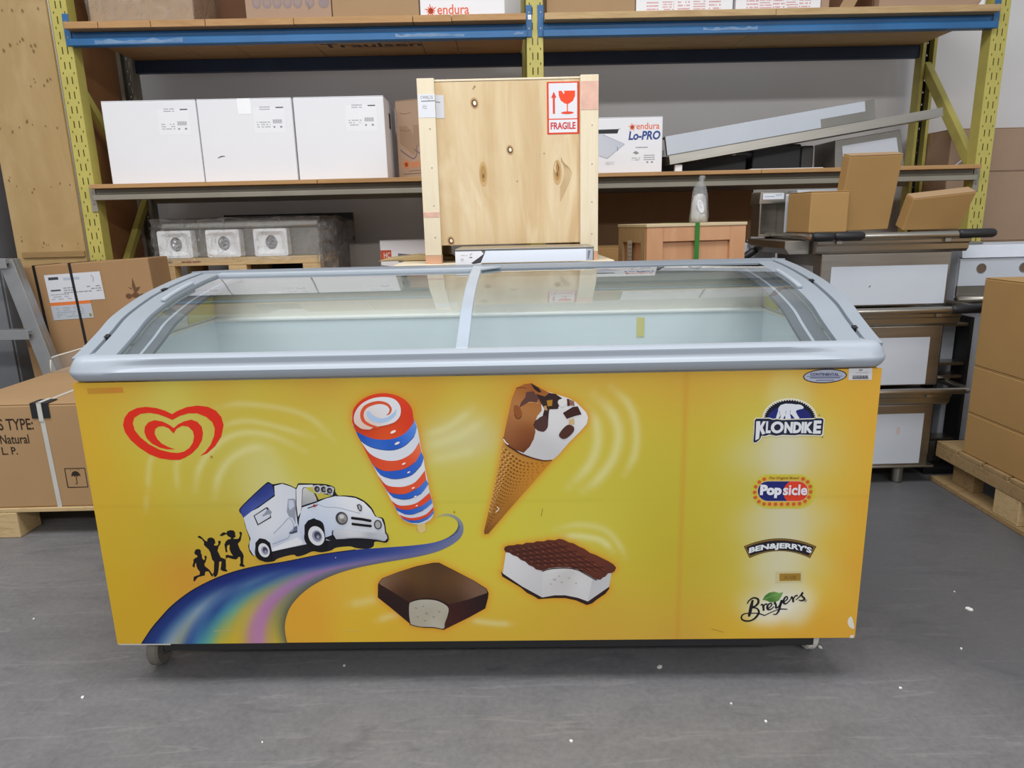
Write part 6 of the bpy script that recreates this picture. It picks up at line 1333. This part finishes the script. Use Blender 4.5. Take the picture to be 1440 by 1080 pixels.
MB().box(-.06, -.045, .0, .10, .03, .74).box(.075, .09, .0, .10, .03, .74).build('upright', BLACKP, t); 
for z in (.16, .46, .52, .70): MB().box(-.0445, .0745, .01, .09, z, z + .014).build('runner', STEEL, t, .002)
MB().box(-.04, .07, .092, .099, .53, .69).build('white_panel', FILMW, t); MB().box(-.058, .088, .0, .10, 0, .0295).build('base', BLACKP, t, .003)

# ------------------------------------------------------------------ right hand pallet and cartons
PX = 1.915
pr_ = thing('wooden_pallet', (PX, 2.05, 0), 'wooden pallet under the ochre cartons at the right edge', 'pallet')
for i, y in enumerate((0, .155, .31, .465, .62, .775)): MB().box(0, .80, y + .002, y + .143, .178, .196).build('deck_board', PALLET, pr_, .002)
for x in (0, .36, .70):
    MB().box(x, x + .10, 0, .92, .125, .1775).build('stringer_board', PALLET, pr_, .003)
    for y in (.0, .385, .72): MB().box(x + (.002 if y < .5 else .05), x + .098, y, y + (.14 if y else .12), .0225, .1245).build('block', PALLET_Y if y == .385 else PALLET, pr_, .003)
    MB().box(x, x + .10, 0, .94, 0, .022).build('bottom_board', PALLET, pr_, .003)
for z, h, y0, lab in ((.1965, .178, .0, 'low ochre carton at the bottom of the right hand stack'), (.375, .201, .0, 'middle ochre carton of the right hand stack'), (.5765, .362, .0, 'tall ochre carton on top of the right hand stack')):
    c = carton('ochre_carton', (PX + .36, 2.06, z), (.69, .755, h), lab, CARD_D, 0, group='ochre cartons on the right hand pallet', tape=(h > .3))
# cartons against the wall beyond the rack
for i, (z, h) in enumerate(((0, .61), (.611, .41), (1.022, .408), (1.431, .245))):
    carton('wall_carton', RW(2.99, .38, z), (.71, .42, h), ('lowest', 'second', 'third', 'topmost')[i] + ' big brown carton of the stack by the wall right of the rack', CARD_P, RZ, group='cartons by the wall right of the rack')
o = MB().tube([RW(2.63, .36, 1.40), RW(2.66, .35, 1.47), RW(2.70, .35, 1.50), RW(2.78, .35, 1.505), RW(2.86, .35, 1.50)], .005, 8).build('loose_cord', WHITEBOX, None, smooth=True); tag(o, 'short white cord hanging in front of the wall cartons', 'cord')

# ------------------------------------------------------------------ left side
LP = plywood('plywood_sheet_face', '#b29463', '#a78856', '#bca072', 1.5, .8)
t = thing('plywood_sheet', RW(-2.475, -.02, 0), 'tall knotty plywood sheet leaning beside the left yellow post', 'plywood', rz=RZ)
MB().box(-.175, .192, 0, .018, 0, 2.7).build('sheet', LP, t, .001)
k = Ink((-.175, -.0001, 0)); r = random.Random(12)
for z0 in (1.16, 1.46, 1.74, 1.95, 2.13, 2.30):
    for i in range(8):
        x, z, s = r.uniform(.02, .35), z0 + r.gauss(0, .025), r.uniform(.4, 1.1)
        k.ell(x, z, .0042 * s, .009 * s, '#8d7048', r.uniform(-.2, .2)); k.ell(x, z - .001, .0026 * s, .005 * s, '#75583a')
k.build('knots', t)
MB().box(-.14, .19, -.012, -.0005, 1.075, 1.105).build('edge_strip', wood('old_strip', '#8a6c42', '#9c7e50', (1, 8, 8)), t, .001)
t = thing('plywood_sheet', RW(-2.305, .08, 0), 'brown plywood sheet closing the left end of the rack', 'plywood', rz=RZ)
MB().box(-.02, -.002, 0, .58, 0, 2.7).build('sheet', plywood('brown_plywood', '#b58252', '#a67447', '#c08e5e', 1, .8), t, .001)
t = thing('grey_cabinet', RW(-3.20, .12, 0), 'grey steel cabinet at the far left edge beyond the plywood', 'cabinet', rz=RZ)
MB().box(-.34, .34, .02, .5, .05, 1.66).build('body', mat('slate_grey_steel', '#85878b', .5, .1), t, .006)
MB().box(-.335, -.003, .0, .0195, .06, 1.65).build('door', mat('slate_grey_door', '#7d7f83', .5, .1), t, .004); MB().box(.003, .335, .0, .0195, .06, 1.65).build('door', MATS['slate_grey_door'], t, .004)
MB().box(-.34, .34, .03, .49, 0, .0495).build('plinth', BLACKP, t)
carton('white_carton', RW(-3.20, .16, 1.661), (.66, .34, .20), 'white carton on top of the grey cabinet at far left', WHITEBOX, RZ, tape_m=TAPEW)
# strapped carton
sc_ = thing('strapped_carton', (-2.125, 3.545, 0), 'upright brown carton with two black straps and a white label', 'box', rot=(0, -.047, .02))
MB().box(-.35, .35, 0, .215, 0, 1.055).build('body', mat('strapped_cardboard', '#a07d56', .8, var=.06, scale=3), sc_, .006)
MB().box(.108, .349, -.0012, -.0004, .01, 1.045).build('side_overlap', mat('overlap_cardboard', '#a27f59', .8, var=.05, scale=3), sc_)
for x in (-.232, -.052): MB().box(x, x + .013, -.0032, -.0016, 0, 1.0565).box(x, x + .013, -.0032, .2165, 1.0555, 1.0575).build('black_strap', mat('black_strapping', '#1a1818', .4), sc_)
k = Ink((-.35, -.0013, 0)); k.rect(.167, .865, .448, 1.005, '#d0d2d8'); k.rect(.167, .848, .372, .865, '#d8783c'); k.rect(.167, .775, .372, .848, '#b4bac2')
k.stroke([(.185, .985), (.235, .985)], .014, '#3c3f46', 0); k.stroke([(.185, .925), (.235, .925)], .008, '#4a4c52', 0); k.fuzz(.25, .905, .44, .94, 3, '#8e9198', 3, .8); k.fuzz(.18, .875, .28, .91, 3, '#a0a3a8', 4, .7); k.fuzz(.26, .965, .34, .995, 1, '#a9b4c4', 6, .9); k.stroke([(.40, .99), (.41, .975), (.405, .955)], .004, '#9a9ca0'); k.fuzz(.19, .785, .33, .84, 5, '#9aa1a9', 5, .8); k.ell(.358, .79, .007, .009, '#8a8a4a')
k.build('shipping_label', sc_)
k = Ink((.215, -.0013, .86)); I_ = '#6a4a34'
for a, l in ((1.57, .055), (2.5, .04), (.6, .04)): k.poly([(.04, .02), (.04 + .016 * math.cos(a + .7), .02 + .022 + .016 * math.sin(a)), (.04 + l * math.cos(a), .02 + l * 1.5 * math.sin(a)), (.04 + .016 * math.cos(a - .7), .02 + .022 * math.sin(a))], I_)
k.ell(.04, .012, .02, .014, I_); k.ell(.005, .01, .016, .014, I_); k.ell(.075, .005, .016, .014, I_); k.build('flower_print', sc_)
# step ladder
ld = thing('step_ladder', (-2.855, 3.435, 0), 'aluminium step ladder standing at the left edge before the strapped carton', 'ladder')
for s in (-1, 1):
    M = Matrix.Translation((s * .625, 0, 0)) @ Matrix.Rotation(-s * .205, 4, 'Y')
    fr = MB().box(-.036, .036, -.012, .012, 0, 1.10, M).box(-.036, -.030, .0125, .045, 0, 1.10, M).box(.030, .036, .0125, .045, 0, 1.10, M).build('rail', ALU, ld, .002, fix=True)
    MB().box(-.042, .042, -.018, .05, -.0, .03, M).build('rubber_foot', BLACKP, fr)
for z, w in ((.10, .60), (.415, .53), (.735, .465), (1.085, .42)):
    MB().box(-w, w, -.03, .055, z - .022, z).box(-w, w, -.036, -.0305, z - .045, z + .004).build('step', ALU, ld, .002)
    
# strapped carton on the left pallet
pl = thing('wooden_pallet', (-2.05, 2.60, 0), 'wooden pallet under the strapped gas appliance carton at left', 'pallet')
for x in (-.30, .045): pass
for x0 in (-.62, -.05, .50):
    for y0 in (.0, .34, .64): MB().box(x0 - .06, x0 + .09, y0, y0 + .13, .0, .108).build('block', PALLET_Y, pl, .004)
for i in range(6): MB().box(-.70, .66, i * .135 + .002, i * .135 + .128, .109, .1255).build('deck_board', PALLET_Y, pl, .002)
gb = thing('gas_appliance_carton', (-2.20, 2.612, .126), 'big brown carton lettered for gas type, with a white strap, left of freezer', 'box')
GBM = mat('tan_cardboard', '#a9875f', .8, var=.04, scale=3)
MB().box(0, .80, 0, .77, 0, .425).build('body', GBM, gb, .006)
MB().box(.002, .798, .002, .383, .4255, .430).build('flap', GBM, gb, .002); MB().box(.002, .798, .387, .768, .4255, .430).build('flap', GBM, gb, .002)
WS = mat('white_strapping', '#c4c2ba', .45, var=.05)
def strap_pts(x0, x1, w):   # runs up the front and slants back across the top
    return MB().add([(x0 + .045, -.0022, 0), (x0 + .045 + w, -.0022, 0), (x1 + w, -.0022, .4315), (x1, -.0022, .4315), (x0 + .045, -.0006, 0), (x0 + .045 + w, -.0006, 0), (x1 + w, -.0006, .4315), (x1, -.0006, .4315)], [(0, 1, 2, 3), (4, 7, 6, 5), (0, 4, 5, 1), (1, 5, 6, 2), (2, 6, 7, 3), (3, 7, 4, 0)]).box(x1, x1 + w, -.0022, .78, .4305, .432)
strap_pts(.310, .347, .018).build('white_strap', WS, gb)
MB().box(.320, .392, -.0042, -.0023, .372, .434).box(.320, .392, -.0042, .06, .4325, .4345).build('corner_guard', BLACKP, gb, .001)
MB().box(.347, .365, -.0058, -.0044, .36, .437).box(.347, .365, -.0058, .07, .4347, .4362).build('white_strap', WS, gb)
k = Ink((0, -.0004, 0)); T = '#33281f'
k.text('GAS TYPE:', .120, .326, .317, .373, T, .012); k.text('Natural', .176, .270, .290, .308, T, .012); k.text('L. P.', .174, .225, .236, .257, T, .015)
k.stroke([(.437, .082), (.437, .162), (.517, .162), (.517, .082), (.437, .082)], .004, T, 0)
k.poly([(.459, .128), (.461, .140), (.468, .148), (.477, .151), (.486, .148), (.493, .140), (.495, .128), (.488, .132), (.483, .127), (.477, .132), (.471, .127), (.466, .132)], T); k.stroke([(.477, .13), (.477, .100), (.474, .095), (.470, .099)], .0028, T, 0)
for i in range(5): k.stroke([(.460 + i * .008, .153 + (2 - abs(i - 2)) * .002), (.458 + i * .009, .159)], .0015, T, 0)
k.v = [(x - (.028 if z < .19 else 0), y, z) for x, y, z in k.v]; k.build('printed_lettering', gb)
# clear plastic guard with a white rim standing on that carton
cg = thing('clear_plastic_guard', (-2.16, 3.22, .5565), 'clear plastic guard with white rim standing on the big brown carton', 'guard', rz=.03)
rim = [(-.028, 0, 0), (-.026, 0, .03), (-.022, 0, .062), (-.012, 0, .074), (.02, 0, .083), (.08, 0, .098), (.19, 0, .128), (.30, 0, .157)]
MB().tube(rim, .0035, 8).build('white_rim', mat('white_rim_plastic', '#d4d3cd', .4), cg, smooth=True)
MB().sweep([[(x, y, z) for x, y, z in rim], [(x, y, 0.001) for x, y, z in rim]], closed=False).build('clear_sheet', glass_mat('clear_sheet', (.95, .96, .96, 1), 1.3, .12), cg)
rim2 = [(.07, .10, .0), (.07, .10, .09), (.085, .10, .105), (.15, .10, .125), (.31, .10, .175)]
MB().tube(rim2, .0035, 8).build('white_rim', MATS['white_rim_plastic'], cg, smooth=True)

# ------------------------------------------------------------------ scraps on the floor
CHIP = mat('white_scrap', '#e2e0da', .7)
def chip(x, y, s, label, group=None, name='paint_flake', seed=1):
    r = random.Random(seed); n = 7; pts = [(s * r.uniform(.6, 1) * math.cos(2 * PI * i / n) * 1.3, s * r.uniform(.6, 1) * math.sin(2 * PI * i / n)) for i in range(n)]
    o = MB().prism(pts, 0, .0025, 'z').build(name, CHIP, None, fix=True); o.location = (x, y, .0002); o.rotation_euler.z = r.uniform(0, 3); return tag(o, label, 'scrap', group)
chip(1.401, 1.917, .0125, 'largest white paper scrap on the floor right of the freezer', name='paper_scrap', seed=3)
chip(.389, 1.671, .008, 'white scrap on the floor below the middle right of the freezer', name='paper_scrap', seed=4)
chip(.862, 1.742, .006, 'white scrap beside the right front caster of the freezer', name='paper_scrap', seed=5)
PLACE = ('leftmost', 'second from left', 'third from left', 'fourth from left', 'fifth from left', 'middle', 'fifth from right', 'fourth from right', 'third from right', 'second from right', 'rightmost')
for i, (x, y) in enumerate(sorted(((1.42, 2.02), (.536, 1.516), (-1.16, 1.60), (-1.55, 1.99), (-.49, 1.71), (.99, 1.56), (.60, 1.45), (-1.32, 1.35), (1.25, 1.72), (-.62, 1.42), (.12, 1.40)), key=lambda q: q[0] / q[1])):
    chip(x, y, .0028 + .001 * (i % 3), PLACE[i] + ' of the tiny pale flakes on the concrete floor', 'tiny pale flakes on the floor', seed=20 + i)
bpy.context.view_layer.update()
